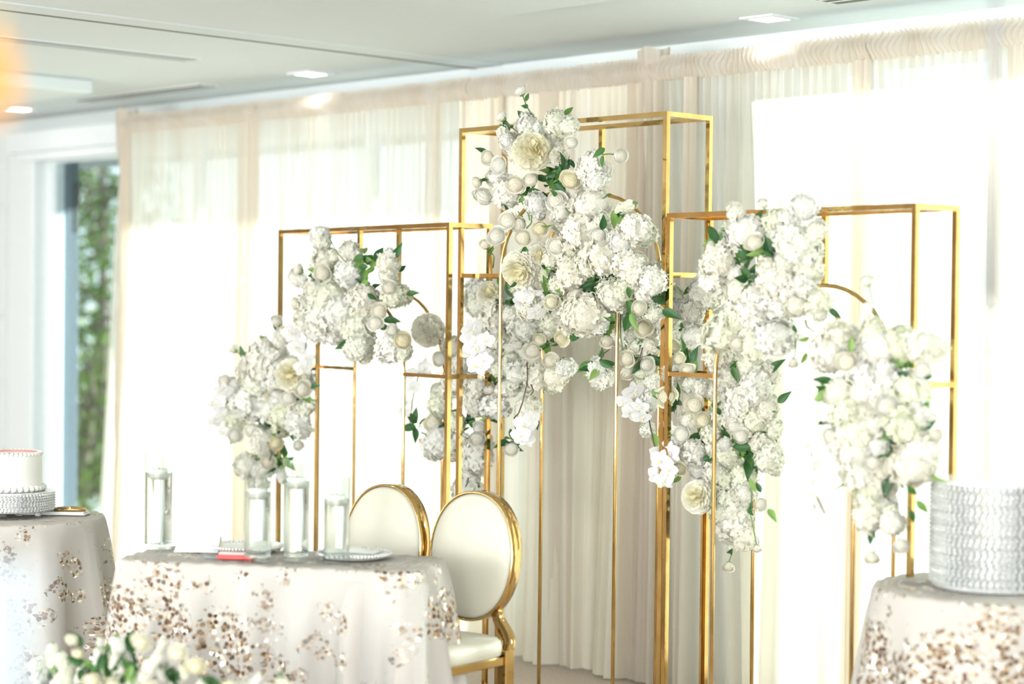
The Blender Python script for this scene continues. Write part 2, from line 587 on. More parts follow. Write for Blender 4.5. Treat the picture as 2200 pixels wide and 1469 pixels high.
def slot_vent(name, label, x0, x1, y0, y1, n, along):
    e = tag(empty(name, ((x0 + x1) / 2, (y0 + y1) / 2, ZC)), label, 'vent')
    a, b = (x1 - x0) / 2, (y1 - y0) / 2
    MB().box(-a, a, -b, b, -.006, 0).build('backing', M_SLOT, e)
    f = MB()
    f.box(-a - .012, a + .012, -b - .012, -b, -.005, 0).box(-a - .012, a + .012, b, b + .012, -.005, 0)
    f.box(-a - .012, -a, -b, b, -.005, 0).box(a, a + .012, -b, b, -.005, 0)
    f.build('frame', M_WHITE, e)
    for i in range(1, n):
        q = -1 + 2 * i / n
        m = MB()
        if along == 'x':
            m.box(-a, a, q * b - .004, q * b + .004, -.008, -.006)
        else:
            m.box(q * a - .004, q * a + .004, -b, b, -.008, -.006)
        m.build('slat', M_WHITE, e)
    for s in (0,):
        d = MB()
        if along == 'x':
            d.box(-a + .01, a - .01, -b + .012, -b + .03, -.008, -.006)
        else:
            d.box(-a + .012, -a + .03, -b + .01, b - .01, -.008, -.006)
        d.build('slot', M_DARK, e)
    return e


slot_vent('linear_vent', 'long ceiling slot vent running toward the drapes at left', -8.0, -7.9, 3.6, 5.48, 3, 'y')
slot_vent('linear_vent', 'ceiling slot vent parallel to the drapes near the left window', -10.05, -8.82, 6.13, 6.24, 3, 'x')
slot_vent('ceiling_vent', 'square louvred ceiling vent cut by the top right edge', -4.62, -4.28, 5.80, 6.10, 5, 'x')
slot_vent('ceiling_sensor', 'tiny ceiling slot above the left window near the downlight', -10.42, -10.28, 5.85, 5.89, 2, 'x')
M_LENS = emit_mat('downlight_lens', (1.0, 0.97, 0.92), 9.0)
SPOTS = [(atZ(668, 157, ZC), 'square recessed downlight left of the tall gold frame', 4), (atZ(1653, 38, ZC), 'square recessed downlight above the right gold frame', 4),
         (atZ(40, 233, ZC), 'square recessed downlight above the left window', 4),
         (Vector((-6.7, 3.3, ZC)), 'added fill downlight above the cake table, out of view', 55), (Vector((-5.1, 3.3, ZC)), 'added fill downlight above the sweetheart table, out of view', 55),
         (Vector((-3.5, 3.6, ZC)), 'added fill downlight above the crystal drum, out of view', 55)]  # last three are unseen lamps added to brighten table tops and flowers
for q, lab, watt in SPOTS:
    e = tag(empty('recessed_downlight', (q.x, q.y, ZC)), lab, 'ceiling light', 'recessed downlights in the ceiling')
    f = MB()
    for a, b, c, d in ((-.085, .085, -.085, -.06), (-.085, .085, .06, .085), (-.085, -.06, -.06, .06), (.06, .085, -.06, .06)):
        f.box(a, b, c, d, -.008, 0)
    f.build('trim_ring', M_WHITE, e)
    MB().box(-.06, .06, -.06, .06, -.006, -.001).build('lens', M_LENS, e)
    sp = bpy.data.lights.new('downlight', 'SPOT')
    sp.energy = watt
    sp.spot_size = math.radians(125)
    sp.spot_blend = 1.0
    sp.shadow_soft_size = .06
    sp.color = (1.0, 0.95, 0.86)
    lo = bpy.data.objects.new('downlight', sp)
    COL.objects.link(lo)
    lo.location = (0, 0, -.012)
    lo.parent = e

# ------------------------------------------------------------------ outside the left window
tag(MB().box(-40, 20, YO, 45, -.35, -.25).build('ground', M_GRAVEL), kind='structure')
tag(MB().box(-14, -5.9, YO, 8.18, 2.60, 2.78).build('roof_overhang', M_SOFF), 'dark soffit of the roof overhang outside the left window', 'overhang')
fin = tag(empty('outside_wall', (-11.30, YO, 0)), 'grey blue clad wall edge just outside the left window', 'wall')
for i in range(3):
    MB().bbox(-.10, .05 - .012 * i, .005 + .045 * i, .045 + .045 * i, -.25, 2.6, .006).build('cladding_board', M_FIN, fin)
MB().bbox(.03, .045, .09, .13, 2.04, 2.36, .004).build('lamp_box', M_DARK, fin)


def garden_tree(loc, h, rx, n, label, seed, lean=0.0, ls=.07):
    rnd = random.Random(seed)
    e = tag(empty('garden_tree', loc), label, 'tree', 'trees in the garden')
    br = MB()
    br.tube([(0, 0, 0), (.05, .03, h * .35), (lean * .5, .1, h * .7), (lean, 0, h)], [.07, .055, .035, .012], 7)
    for k in range(16):
        z = h * rnd.uniform(.15, .9)
        a = rnd.uniform(0, 2 * PI)
        r = rx * rnd.uniform(.5, 1)
        br.tube([(lean * z / h, 0, z), (lean * z / h + r * .5 * math.cos(a), r * .5 * math.sin(a), z + .25), (lean * z / h + r * math.cos(a), r * math.sin(a), z + rnd.uniform(.0, .5))], [.022, .014, .005], 5)
    br.build('branches', M_BARK, e, True)
    m = MB()
    for k in range(n):
        a, z = rnd.uniform(0, 2 * PI), rnd.uniform(.02, 1.0)
        rr = rx * math.sqrt(rnd.random()) * (1 - .45 * abs(z - .5))
        c = Vector((lean * z + rr * math.cos(a), rr * math.sin(a), z * h + rnd.gauss(0, .1)))
        t = Vector((rnd.gauss(0, 1), rnd.gauss(0, 1), rnd.gauss(-.3, .7))).normalized()
        b = t.cross(Vector((rnd.gauss(0, 1), rnd.gauss(0, 1), rnd.gauss(0, 1)))).normalized()
        s = ls * rnd.uniform(.6, 1.3)
        m.quad([c, c + t * s + b * s * .45, c + t * 2 * s, c + t * s - b * s * .45], 0)
    tag(m.build('foliage', M_TREE, e), kind='stuff')


garden_tree((-16.6, 10.4, -.25), 4.2, .95, 2600, 'leafy green and yellow tree seen through the left window', 3, -.2)
garden_tree((-18.8, 11.4, -.25), 3.4, 1.1, 2200, 'bushy tree with yellowing leaves behind the first outside the window', 5)
garden_tree((-14.9, 9.15, -.25), 1.5, .55, 900, 'low sunlit shrub at the foot of the tree outside the window', 9, .1, .05)

# ------------------------------------------------------------------ sheer drapes on pipes
YD = 6.27
ZT = 2.645


def drape(px0, px1, seed, label, top=ZT, mat=M_SHEER, flare0=0.0, flare1=0.0, dense=(), y=YD, zb=0.01):
    rnd = random.Random(seed)
    x0, x1 = atY(px0, 200, y).x, atY(px1, 150, y).x
    L = x1 - x0
    e = tag(empty('sheer_drape', ((x0 + x1) / 2, y, 0)), label, 'drape', 'sheer drapes along the window wall')
    ph = [rnd.uniform(0, 6.28) for _ in range(8)]
    lam = [rnd.uniform(.052, .066), rnd.uniform(.09, .12), rnd.uniform(.17, .24), rnd.uniform(.4, .6)]

    def fold(x, t):      # t: 0 at the pocket, 1 at the floor
        a = .010 * math.sin(2 * PI * x / .021 + ph[4]) * max(0, 1 - 5 * t)
        k = min(1, t * 4)
        b = .016 * math.sin(2 * PI * x / lam[0] + ph[0] + .8 * math.sin(x * 5 + ph[1])) * k * (1 - .35 * t)
        c = (.017 * math.sin(2 * PI * x / lam[1] + ph[1]) + .024 * math.sin(2 * PI * x / lam[2] + ph[2])) * k * (.5 + .8 * t)
        return a + b + c + .03 * t * math.sin(2 * PI * x / lam[3] + ph[3])
    nu = int(L / .0085)

    def surf(u, v):
        t = v ** 1.3
        x = u * L
        fl = (-flare0 * (1 - u) ** 3 + flare1 * u ** 3) * t ** 1.2
        sw = .035 * math.sin(2 * PI * u * 2.1 + ph[5]) * t * t
        return (x - L / 2 + fl + sw, fold(x, t), (top - .098) * (1 - t) + zb * t)
    MB().grid(surf, nu, 16).build('curtain', mat, e, True)

    def head(u, v):
        x = u * L
        z = top - .10 + .105 * v + .006 * math.sin(2 * PI * x / .028 + ph[6]) * (1 if v in (0, 1) else 0)
        bul = .022 * math.sin(PI * min(1, v * 1.15))
        return (x - L / 2 + .010 * math.sin(v * 5 + x * 23), -bul + .007 * math.sin(2 * PI * x / .0265 + ph[4] + 1.2 * v + 1.5 * math.sin(x * 9)), z)
    MB().grid(head, int(L / .006), 7).build('gathered_pocket', M_SHEERB, e, True)

    def head2(u, v):
        x = u * L
        return (x - L / 2, .026 + .006 * math.sin(2 * PI * x / .03 + ph[7]), top - .10 + .10 * v)
    MB().grid(head2, int(L / .012), 2).build('pocket_back', M_SHEERB, e, True)
    for d0, d1 in dense:      # gathered double layers
        a0, a1 = atY(d0, 200, y).x - x0, atY(d1, 200, y).x - x0

        def strip(u, v, a0=a0, a1=a1):
            x = a0 + (a1 - a0) * u
            t = v
            return (x - L / 2 + .01 * math.sin(t * 3 + a0 * 7), -.012 + .012 * math.sin(u * 4 * PI) + fold(x, .3), (top - .098) * (1 - t) + zb * t)
        MB().grid(strip, 16, 10).build('gathered_fold', M_SHEERB, e, True)
    return e


drape(262, 552, 1, 'sheer ivory drape nearest the uncovered window, falling to the cake table', flare0=.22, dense=((264, 282), (525, 556)))
drape(536, 1010, 2, 'sheer ivory drape behind the left gold frame, glowing with daylight', dense=((925, 950),))
drape(990, 1396, 3, 'shaded beige drape behind the tall middle gold frame', mat=M_SHEERC, flare1=-.05, dense=((1050, 1090), (1180, 1240), (1360, 1396)))
drape(1386, 1870, 4, 'sheer drape behind the right gold frame, bright with sun', flare0=-.12, dense=((1390, 1425), (1480, 1500), (1838, 1872)))
drape(1850, 2420, 5, 'sheer drape at the right edge above the crystal drum', dense=((2125, 2150), (2180, 2215)))
drape(2400, 4200, 6, 'sheer drape beyond the right edge of the view')
x0, x1 = atY(262, 245, YD).x, atY(4200, 100, YD).x
rod = tag(empty('curtain_rod', (x0, YD + .012, ZT - .045)), 'slim grey rod carrying the gathered tops of the drapes', 'rod')
MB().tube([(0, 0, 0), (x1 - x0, 0, 0)], .017, 10).build('pipe', M_LEG, rod, True)
for px, lab in ((262, 'fabric sleeved upright post at the left end of the drapes'), (1392, 'fabric sleeved upright post peaking behind the tall gold frame')):
    xp = atY(px, 200, YD).x
    e = tag(empty('drape_upright', (xp, YD + .055, 0)), lab, 'post', 'uprights of the drape line')
    MB().tube([(0, 0, .02), (0, 0, ZT + .03)], .02, 10).build('pipe', M_LEG, e, True)
    MB().box(-.16, .16, -.02, .30, 0, .012).build('base_plate', M_LEG, e)

    def sleeve(u, v, rr=random.Random(px)):
        a = u * 2 * PI
        r = .030 + .006 * math.sin(a * 7) + (.022 * v ** 4 if v > .9 else 0) + .03 * (1 - v) ** 2
        return (r * math.cos(a) * 1.4, r * math.sin(a) - .02, .01 + (ZT + .035) * v + .008 * math.sin(a * 3) * v)
    MB().grid(sleeve, 42, 24).build('fabric_sleeve', M_SHEERB, e, True)

# ------------------------------------------------------------------ gold display frames
TW = 0.009      # half of the square tube


def gold_frame(loc, rz, Wd, D, H, spring, inset, label):
    e = tag(empty('arch_stand', loc, rz), label, 'display frame', 'gold display frames')

    def bar(name, a, b, hw=TW):
        MB().tube([a, b], 0, sq=(hw, hw)).build(name, GOLD, e)
    for x in (0, Wd):
        for y in (0, D):
            bar('post', (x, y, .018), (x, y, H))
    for y in (0, D):
        bar('top_rail', (TW, y, H - TW), (Wd - TW, y, H - TW))
        bar('base_rail', (TW, y, .009), (Wd - TW, y, .009))
    for x in (0, Wd):
        bar('side_rail', (x, TW, H - TW), (x, D - TW, H - TW))
        bar('middle_rail', (x, TW, spring), (x, D - TW, spring))
        bar('base_rail', (x, 0, .009), (x, D, .009))
    i0, i1 = Wd * inset, Wd * (1 - inset)
    r = (i1 - i0) / 2
    for y in (0, D):
        pts = [(i0, y, .02), (i0, y, spring * .5), (i0, y, spring)]
        pts += [(Wd / 2 - r * math.cos(PI * k / 20), y, spring + r * math.sin(PI * k / 20)) for k in range(1, 20)]
        pts += [(i1, y, spring), (i1, y, spring * .5), (i1, y, .02)]
        MB().tube(pts, .0075, 10, up=(0, 1, 0)).build('arch', GOLD, e, True)
        bar('drop_bar', (Wd / 2, y, spring + r + .005), (Wd / 2, y, H - 2 * TW))
        bar('cross_bar', (TW, y, spring), (i0 - .004, y, spring), .0075)
        bar('cross_bar', (i1 + .004, y, spring), (Wd - TW, y, spring), .0075)
    return e


b = atZ(969.3 - 3, 480.4, 1.92)
a6 = math.radians(-6)
gold_frame((b.x - 1.29 * math.cos(a6), b.y - 1.29 * math.sin(a6), 0), a6, 1.29, .20, 1.925, 1.31, .24, 'lower gold arch frame at left behind the two chairs')
a = atZ(993.5, 278.6, 2.30)
gold_frame((a.x, a.y, 0), 0, 1.098, .236, 2.305, 1.715, .213, 'tallest gold arch frame in the middle of the backdrop')
a = atZ(1440, 461.2, 1.925)
gold_frame((a.x, a.y, 0), math.radians(-4.5), 1.105, .20, 1.93, 1.36, .213, 'lower gold arch frame at right beside the crystal drum')

# ------------------------------------------------------------------ flower meshes (unit radius)


def fib(n, k, zmin=-1.0):
    z = 1 - (1 - zmin) * (k + .5) / n
    r = math.sqrt(max(0, 1 - z * z))
    a = k * 2.39996
    return Vector((r * math.cos(a), r * math.sin(a), z))


def basis(n, spin=0.0):
    a = Vector((0, 0, 1)) if abs(n.z) < .9 else Vector((1, 0, 0))
    x = n.cross(a).normalized()
    y = n.cross(x)
    return x * math.cos(spin) + y * math.sin(spin), y * math.cos(spin) - x * math.sin(spin)


def hydrangea_mesh(seed, n=120, sq=1.0):
    rnd = random.Random(seed)
    m = MB()
    rings = [[(.86 * math.sin(PI * i / 7) * math.cos(2 * PI * j / 10), .86 * math.sin(PI * i / 7) * math.sin(2 * PI * j / 10), sq * .86 * math.cos(PI * i / 7)) for j in range(10)] for i in range(0, 8)]
    rings[0] = [(0, 0, .86 * sq)] * 10
    rings[7] = [(0, 0, -.86 * sq)] * 10
    m.loft(rings, 0, False)
    lump = [(fib(11, k), rnd.uniform(-.24, .20)) for k in range(11)]
    for k in range(n):
        d = (fib(n, k) + Vector((rnd.gauss(0, .09), rnd.gauss(0, .09), rnd.gauss(0, .09)))).normalized()
        R = .93 + rnd.gauss(0, .05) + sum(w * max(0, d.dot(q)) ** 3 for q, w in lump)
        c = Vector((d.x * R, d.y * R, d.z * R * sq))
        nrm = (d + Vector((rnd.gauss(0, .33), rnd.gauss(0, .33), rnd.gauss(0, .33)))).normalized()
        X, Y = basis(nrm, rnd.uniform(0, 6.28))
        fs = rnd.uniform(.20, .28)
        for q in range(4):
            a = q * PI / 2
            t = X * math.cos(a) + Y * math.sin(a)
            s = Y * math.cos(a) - X * math.sin(a)
            up = rnd.uniform(.0, .35)
            n0 = len(m.v)
            m.v += [tuple(c), tuple(c + t * fs * .45 - s * fs * .42 + nrm * fs * .10), tuple(c + t * fs * .5 + nrm * fs * (.02 + up * .3)),
                    tuple(c + t * fs * .45 + s * fs * .42 + nrm * fs * .10), tuple(c + t * fs * .95 - s * fs * .26 + nrm * fs * up),
                    tuple(c + t * fs * .95 + s * fs * .26 + nrm * fs * up), tuple(c + t * fs * 1.08 + nrm * fs * (up - .08))]
            for f in ((0, 1, 2), (0, 2, 3), (1, 4, 6, 2), (2, 6, 5, 3)):
                m.f.append(tuple(n0 + i for i in f))
                m.m.append(0)
    return m.mesh('hydrangea_head', [M_HYD], True)


def rose_mesh(seed, bud=0.0):
    """tight spiral heart wrapped by overlapping outer petals"""
    rnd = random.Random(seed)
    m = MB()
    hr = .66 - .04 * bud
    turns = 3.4
    k0 = rnd.uniform(0, 1)

    def heart(u, v):
        a = u * 2 * PI
        rho = v * hr
        w_ = (v * turns - u + k0) % 1.0
        z = .50 - .42 * v ** 2.2 + .075 * (1 - w_) ** 2 * min(1, v * 3) - .05 * (1 if v < .02 else 0)
        rr = rho * (1 + .05 * math.sin(3 * a + seed))
        return (rr * math.cos(a), rr * math.sin(a), z)
    m.grid(heart, 20, 17)
    N = 11
    for i in range(N):
        q = .42 + .58 * i / (N - 1)
        th = i * 2.39 + rnd.uniform(-.25, .25)
        Rr = (.10 + .86 * q) * (1 - .22 * bud * q)
        top_z = .50 - .44 * q ** 2.4 * (1 - .65 * bud) + rnd.uniform(-.03, .03)
        wd = (1.65 - .75 * q) * rnd.uniform(.92, 1.08)
        curl = max(0, (q - .5) / .5) ** 1.4 * .22 * (1 - .7 * bud) * rnd.uniform(.7, 1.25)
        lean = .40 * max(0, 1 - q)
        wav = rnd.uniform(-.05, .05)
        off = rnd.uniform(-.06, .06)

        def pet(u, v):
            u2 = u * 2 - 1
            t = v * (1 - .13 * u2 * u2 + wav * math.sin(u2 * 5))
            a = th + u2 * wd * (.6 + .4 * math.sin(v * PI * .5))
            c = max(0, t - .66) / .34
            rad = Rr * (.30 + .70 * math.sin(min(1, t * 1.5) * PI / 2)) * (1 - lean * max(0, t - .35) ** 1.2) + curl * c * c - .03 * (1 - abs(u2)) * q + off * q * u2
            z = -.58 + (top_z + .58) * t - curl * .5 * c * c * c
            return (rad * math.cos(a), rad * math.sin(a), z)
        m.grid(pet, 8, 6)
    m.lathe([(.60, .12), (.70 - .15 * bud, -.06), (.72 - .16 * bud, -.34), (.05, -.56)], 12)
    return m.mesh('rose_bloom', [M_ROSE], True)


def dahlia_mesh(seed, mat, n=130, ruffle=.5, zmin=-.55, plen=.62):
    rnd = random.Random(seed)
    m = MB()
    for k in range(n):
        d = fib(n, k, zmin)
        d = (d + Vector((rnd.gauss(0, .05), rnd.gauss(0, .05), rnd.gauss(0, .05)))).normalized()
        X, Y = basis(d, rnd.uniform(-.5, .5) if ruffle < .4 else rnd.uniform(0, 6.28))
        pl = plen * rnd.uniform(.85, 1.15)
        wd = .22 * rnd.uniform(.8, 1.25)
        rp = [rnd.uniform(-1, 1) * ruffle * .10 for _ in range(5)]
        bend = rnd.uniform(-.25, .25)

        def pet(u, v):
            u2 = u * 2 - 1
            w = wd * (.4 + .9 * v - .35 * v * v) * u2
            h = 1 - pl + pl * v - .08 * u2 * u2 * v
            o = .09 * (1 - u2 * u2) * v + rp[int(round(u * 4))] * v + bend * v * v * .5
            return d * h + X * w + Y * o
        m.grid(pet, 4, 3)
    m.loft([[(R_ * math.cos(2 * PI * j / 9), R_ * math.sin(2 * PI * j / 9), z_) for j in range(9)] for R_, z_ in ((.01, .62), (.4, .48), (.6, .1), (.5, -.3), (.01, -.5))], 0, False)
    return m.mesh('ruffled_bloom', [mat], True)


def orchid_mesh(seed):
    rnd = random.Random(seed)
    m = MB()

    def petal(ang, L, Wd, lift, tip):
        ca, sa = math.cos(ang), math.sin(ang)

        def f(u, v):
            u2 = u * 2 - 1
            w = Wd * max(0, math.sin(PI * min(.995, .06 + v * .935) ** tip)) ** .55 * u2
            r = L * v
            z = lift * v + .10 * u2 * u2 * (1 - v) - .16 * v * v
            return (ca * r - sa * w, sa * r + ca * w, z)
        m.grid(f, 6, 6)
    for a, L, Wd in ((PI / 2, .92, .33), (PI / 2 + 2.35, .92, .33), (PI / 2 - 2.35, .92, .33)):
        petal(a, L, Wd, .02, .85)
    for a in (.22, PI - .22):
        petal(a, 1.0, .52, .10, .72)
    for a in (-PI / 2 - .6, -PI / 2 + .6):
        ca, sa = math.cos(a), math.sin(a)
        m.grid(lambda u, v: (ca * v * .26 - sa * (u - .5) * .16, sa * v * .26 + ca * (u - .5) * .16, .10 + .16 * v), 3, 3, 0)
    m.grid(lambda u, v: ((u - .5) * .20 * (1 - v), -.05 - .26 * v, .13 + .12 * math.sin(v * 3)), 3, 4, 1)
    return m.mesh('orchid_bloom', [M_ORCH, M_YEL], True)


def stock_mesh(seed):
    """upright spike of small frilled florets with green buds at the tip, axis +Z, length 2"""
    rnd = random.Random(seed)
    m = MB()
    m.tube([(0, 0, -1.5), (0, 0, 1.0)], [.05, .03], 5, 1)
    for k in range(46):
        z = -.85 + 1.75 * k / 45
        a = k * 2.4
        tip = z > .62
        rr = (.30 if not tip else .13) * (1 - .15 * abs(z))
        d = Vector((math.cos(a), math.sin(a), .35)).normalized()
        c = Vector((math.cos(a) * rr, math.sin(a) * rr, z))
        X, Y = basis(d, rnd.uniform(0, 6))
        fs = rnd.uniform(.26, .34) if not tip else .11
        for q in range(5):
            t = X * math.cos(q * 1.257) + Y * math.sin(q * 1.257)
            s = Y * math.cos(q * 1.257) - X * math.sin(q * 1.257)
            m.quad([c, c + t * fs * .8 - s * fs * .5 + d * fs * .3, c + t * fs * 1.05 + d * fs * .1, c + t * fs * .8 + s * fs * .5 + d * fs * .35], 2 if tip else 0)
    return m.mesh('stock_spike', [M_HYD, M_STEM, M_LEAFL], True)


def leaf_mesh(curl=.2):
    m = MB()

    def f(u, v):
        u2 = u * 2 - 1
        w = .24 * math.sin(PI * v ** .8) * (1 - .15 * v) + .004
        return (w * u2, v, .10 * abs(u2) * math.sin(PI * v) - curl * v * v)
    m.grid(f, 4, 6)
    return m.mesh('leaf_blade', [M_LEAF], True)


def sepal_mesh():
    m = MB()
    for k in range(5):
        a = k * 2 * PI / 5
        ca, sa = math.cos(a), math.sin(a)

        def f(u, v):
            w = .20 * (1 - v) * (u * 2 - 1) + 0
            r = .18 + .42 * math.sin(v * 1.8)
            return (ca * r - sa * w, sa * r + ca * w, -.62 + .5 * v * v)
        m.grid(f, 2, 4)
    m.lathe([(.02, -.80), (.15, -.74), (.18, -.60), (.10, -.55)], 7)
    return m.mesh('rose_sepals', [M_LEAFL], True)


HYD = [hydrangea_mesh(s, 175, q) for s, q in ((1, 1.0), (2, .88), (3, .95), (4, .82))]
ROSE = [rose_mesh(11), rose_mesh(12), rose_mesh(13, .3)]
ROSEC = []
for q in ROSE:
    c = q.copy()
    c.materials[0] = M_ROSEC
    ROSEC.append(c)
BUD = [rose_mesh(21, 1.0), rose_mesh(22, .8)]
DAHL = [dahlia_mesh(31, M_PEON, 150, .25), dahlia_mesh(32, M_PEON, 130, .35)]
CARN = [dahlia_mesh(41, M_CARN, 170, 1.0, -1.0, .5), dahlia_mesh(42, M_CARN, 150, 1.0, -1.0, .5)]
ORCH = [orchid_mesh(51)]
STOCK = [stock_mesh(61), stock_mesh(62)]
LEAF = [leaf_mesh(.1), leaf_mesh(.35)]
LEAFB = []
for q in LEAF:
    c = q.copy()
    c.materials[0] = M_LEAFL
    LEAFB.append(c)
SEPAL = sepal_mesh()


def aim(d, spin=0.0):
    q = d.to_track_quat('Z', 'Y')
    from mathutils import Quaternion
    return q @ Quaternion((0, 0, 1), spin)


class Bouquet:
    def __init__(s, label, ox, oy, sc, Y, base, seed, group='white flower arrangements on the gold frames'):
        s.o, s.sc, s.Y, s.r = (ox, oy), sc, Y, random.Random(seed)
        s.c = atY(base[0], base[1], Y)
        s.cream = .22
        s.e = tag(empty('flower_arrangement', s.c), label, 'flowers', group)

    def pt(s, X, Yp, dy=0.0):
        return atY(s.o[0] + X / s.sc, s.o[1] + Yp / s.sc, s.Y + dy)

    def rad(s, R, P):
        return R / s.sc * (P - EYE).dot(_F) / FPX

    def face(s, P, k=.9, j=.35):
        r = s.r
        out = (P - s.c)
        out = out / (out.length + .12)
        d = (EYE - P).normalized() * .9 + Vector((0, 0, .15)) + out * k + Vector((r.gauss(0, j), r.gauss(0, j), r.gauss(0, j)))
        return d.normalized()

    def put(s, name, me, P, d, sc, spin=None):
        return inst(name, me, s.e, P - s.c, aim(d, s.r.uniform(0, 6.28) if spin is None else spin), sc)

    def stem(s, a, b, r=.0028, mat=M_STEM, bow=.02, name='stem'):
        v = b - a
        mid = (a + b) / 2 + Vector((s.r.gauss(0, bow), s.r.gauss(0, bow), s.r.gauss(0, bow * .5)))
        MB().tube([a - s.c, mid * .55 + a * .28 + b * .17 - s.c, mid * .55 + a * .17 + b * .28 - s.c, b - s.c], [r * 1.2, r, r, r * .8], 6).build(name, mat, s.e, True)

    def leaf(s, P, d, L, light=False, flat=None):
        r = s.r
        up = flat if flat is not None else ((EYE - P).normalized() + Vector((r.gauss(0, .5), r.gauss(0, .5), r.gauss(.2, .5)))).normalized()
        y = d.normalized()
        x = y.cross(up)
        if x.length < 1e-4:
            x = Vector((1, 0, 0))
        x.normalize()
        z = x.cross(y)
        q = Matrix((x, y, z)).transposed().to_quaternion()
        return inst('leaf', r.choice(LEAFB if light else LEAF), s.e, P - s.c, q, (L, L, L))

    def spec(s, text, fill=True, leaves=.35, stock=1.0):
        r = s.r
        for it in text.replace('\n', ';').split(';'):
            w = it.split()
            if not w:
                continue
            k, n = w[0], [float(q) for q in w[1:]]
            if k in 'hHrpkos':
                front = {'h': 0, 'H': .09, 'r': -.05, 'p': -.03, 'k': -.02, 'o': -.09, 's': -.01}[k]
                P = s.pt(n[0], n[1], front + r.uniform(-.03, .03))
                R = s.rad(n[2], P)
                if k in 'hH':
                    s.put('hydrangea', r.choice(HYD), P, s.face(P), tuple(R * r.uniform(.86, 1.14) for _ in range(3)))
                    if fill and r.random() < .75:      # smaller heads wedged in between
                        a = r.uniform(0, 6.28)
                        Q = s.pt(n[0] + .8 * n[2] * math.cos(a), n[1] + .8 * n[2] * math.sin(a), r.uniform(-.03, .06))
                        s.put('hydrangea', r.choice(HYD), Q, s.face(Q), tuple(R * r.uniform(.45, .68) for _ in range(3)))
                    if fill and r.random() < .55:
                        Q = s.pt(n[0] + r.uniform(-.5, .5) * n[2], n[1] + r.uniform(-.5, .5) * n[2], .11)
                        s.put('hydrangea', r.choice(HYD), Q, s.face(Q), R * .85)
                elif k == 'r':
                    d = s.face(P, .6, .25)
                    s.put('rose', r.choice(ROSEC if r.random() < s.cream else ROSE), P, d, R * (1.02 if s.cream < .9 else 1.18))
                elif k == 'p':
                    s.put('dahlia', r.choice(DAHL), P, s.face(P, .4, .2), R)
                elif k == 'k':
                    s.put('carnation', r.choice(CARN), P, s.face(P), R)
                elif k == 'o':
                    d = s.face(P, .7, .3)
                    d.z -= .15
                    s.put('orchid', ORCH[0], P, d.normalized(), R * 1.05, r.uniform(-.4, .4))
                elif k == 's':
                    d = (P - s.c).normalized() + Vector((r.gauss(0, .3), r.gauss(0, .3), r.gauss(.2, .3)))
                    s.put('stock_flower', r.choice(STOCK), P, d.normalized(), R * stock)
                if r.random() < leaves and k in 'hrpk':
                    d = (P - s.c).normalized() + Vector((r.gauss(0, .6), r.gauss(0, .3), r.gauss(0, .6)))
                    s.leaf(P + Vector((0, .02, 0)) + d.normalized() * R * .75, d, r.uniform(.04, .075), r.random() < .3)
            elif k == 'b':      # rose on its own stem, from (x2, y2) out to the bloom
                P = s.pt(n[0], n[1], -.02)
                B = s.pt(n[3], n[4], .02)
                R = s.rad(n[2], P)
                d = ((P - B).normalized() + (EYE - P).normalized() * .35).normalized()
                o = s.put('rose', r.choice(BUD), P, d, R * 1.02)
                inst('sepals', SEPAL, o)
                s.stem(B, P - d * R * .7, .0026)
                if len(n) > 5 and n[5]:
                    v = P - B
                    for t in (.45, .62)[:int(n[5])]:
                        s.leaf(B + v * t, v.normalized() * .5 + Vector((r.gauss(0, .7), r.gauss(0, .4), r.gauss(.2, .5))), r.uniform(.03, .05))
            elif k == 'g':      # clump of dark leaves showing between the blooms
                for _ in range(int(6 + n[2] / 12)):
                    P = s.pt(n[0] + r.gauss(0, .4) * n[2], n[1] + r.gauss(0, .4) * n[2], r.uniform(-.02, .06))
                    s.leaf(P, Vector((r.gauss(0, 1), r.gauss(0, .5), r.gauss(-.1, .8))), r.uniform(.05, .085), r.random() < .25)
            elif k == 'l':      # one leaf: position, length, image direction in degrees
                P = s.pt(n[0], n[1], -.06)
                a = math.radians(n[3])
                d = _RC * math.cos(a) + _UC * math.sin(a) + Vector((r.gauss(0, .2), r.gauss(0, .2), 0))
                s.leaf(P, d, s.rad(n[2], P), r.random() < .4)
            elif k == 't':      # bare twig or stem between two points
                s.stem(s.pt(n[0], n[1], -.05), s.pt(n[2], n[3], -.05), .0025, M_TWIG if len(n) > 4 else M_STEM, .015, 'twig' if len(n) > 4 else 'stem')


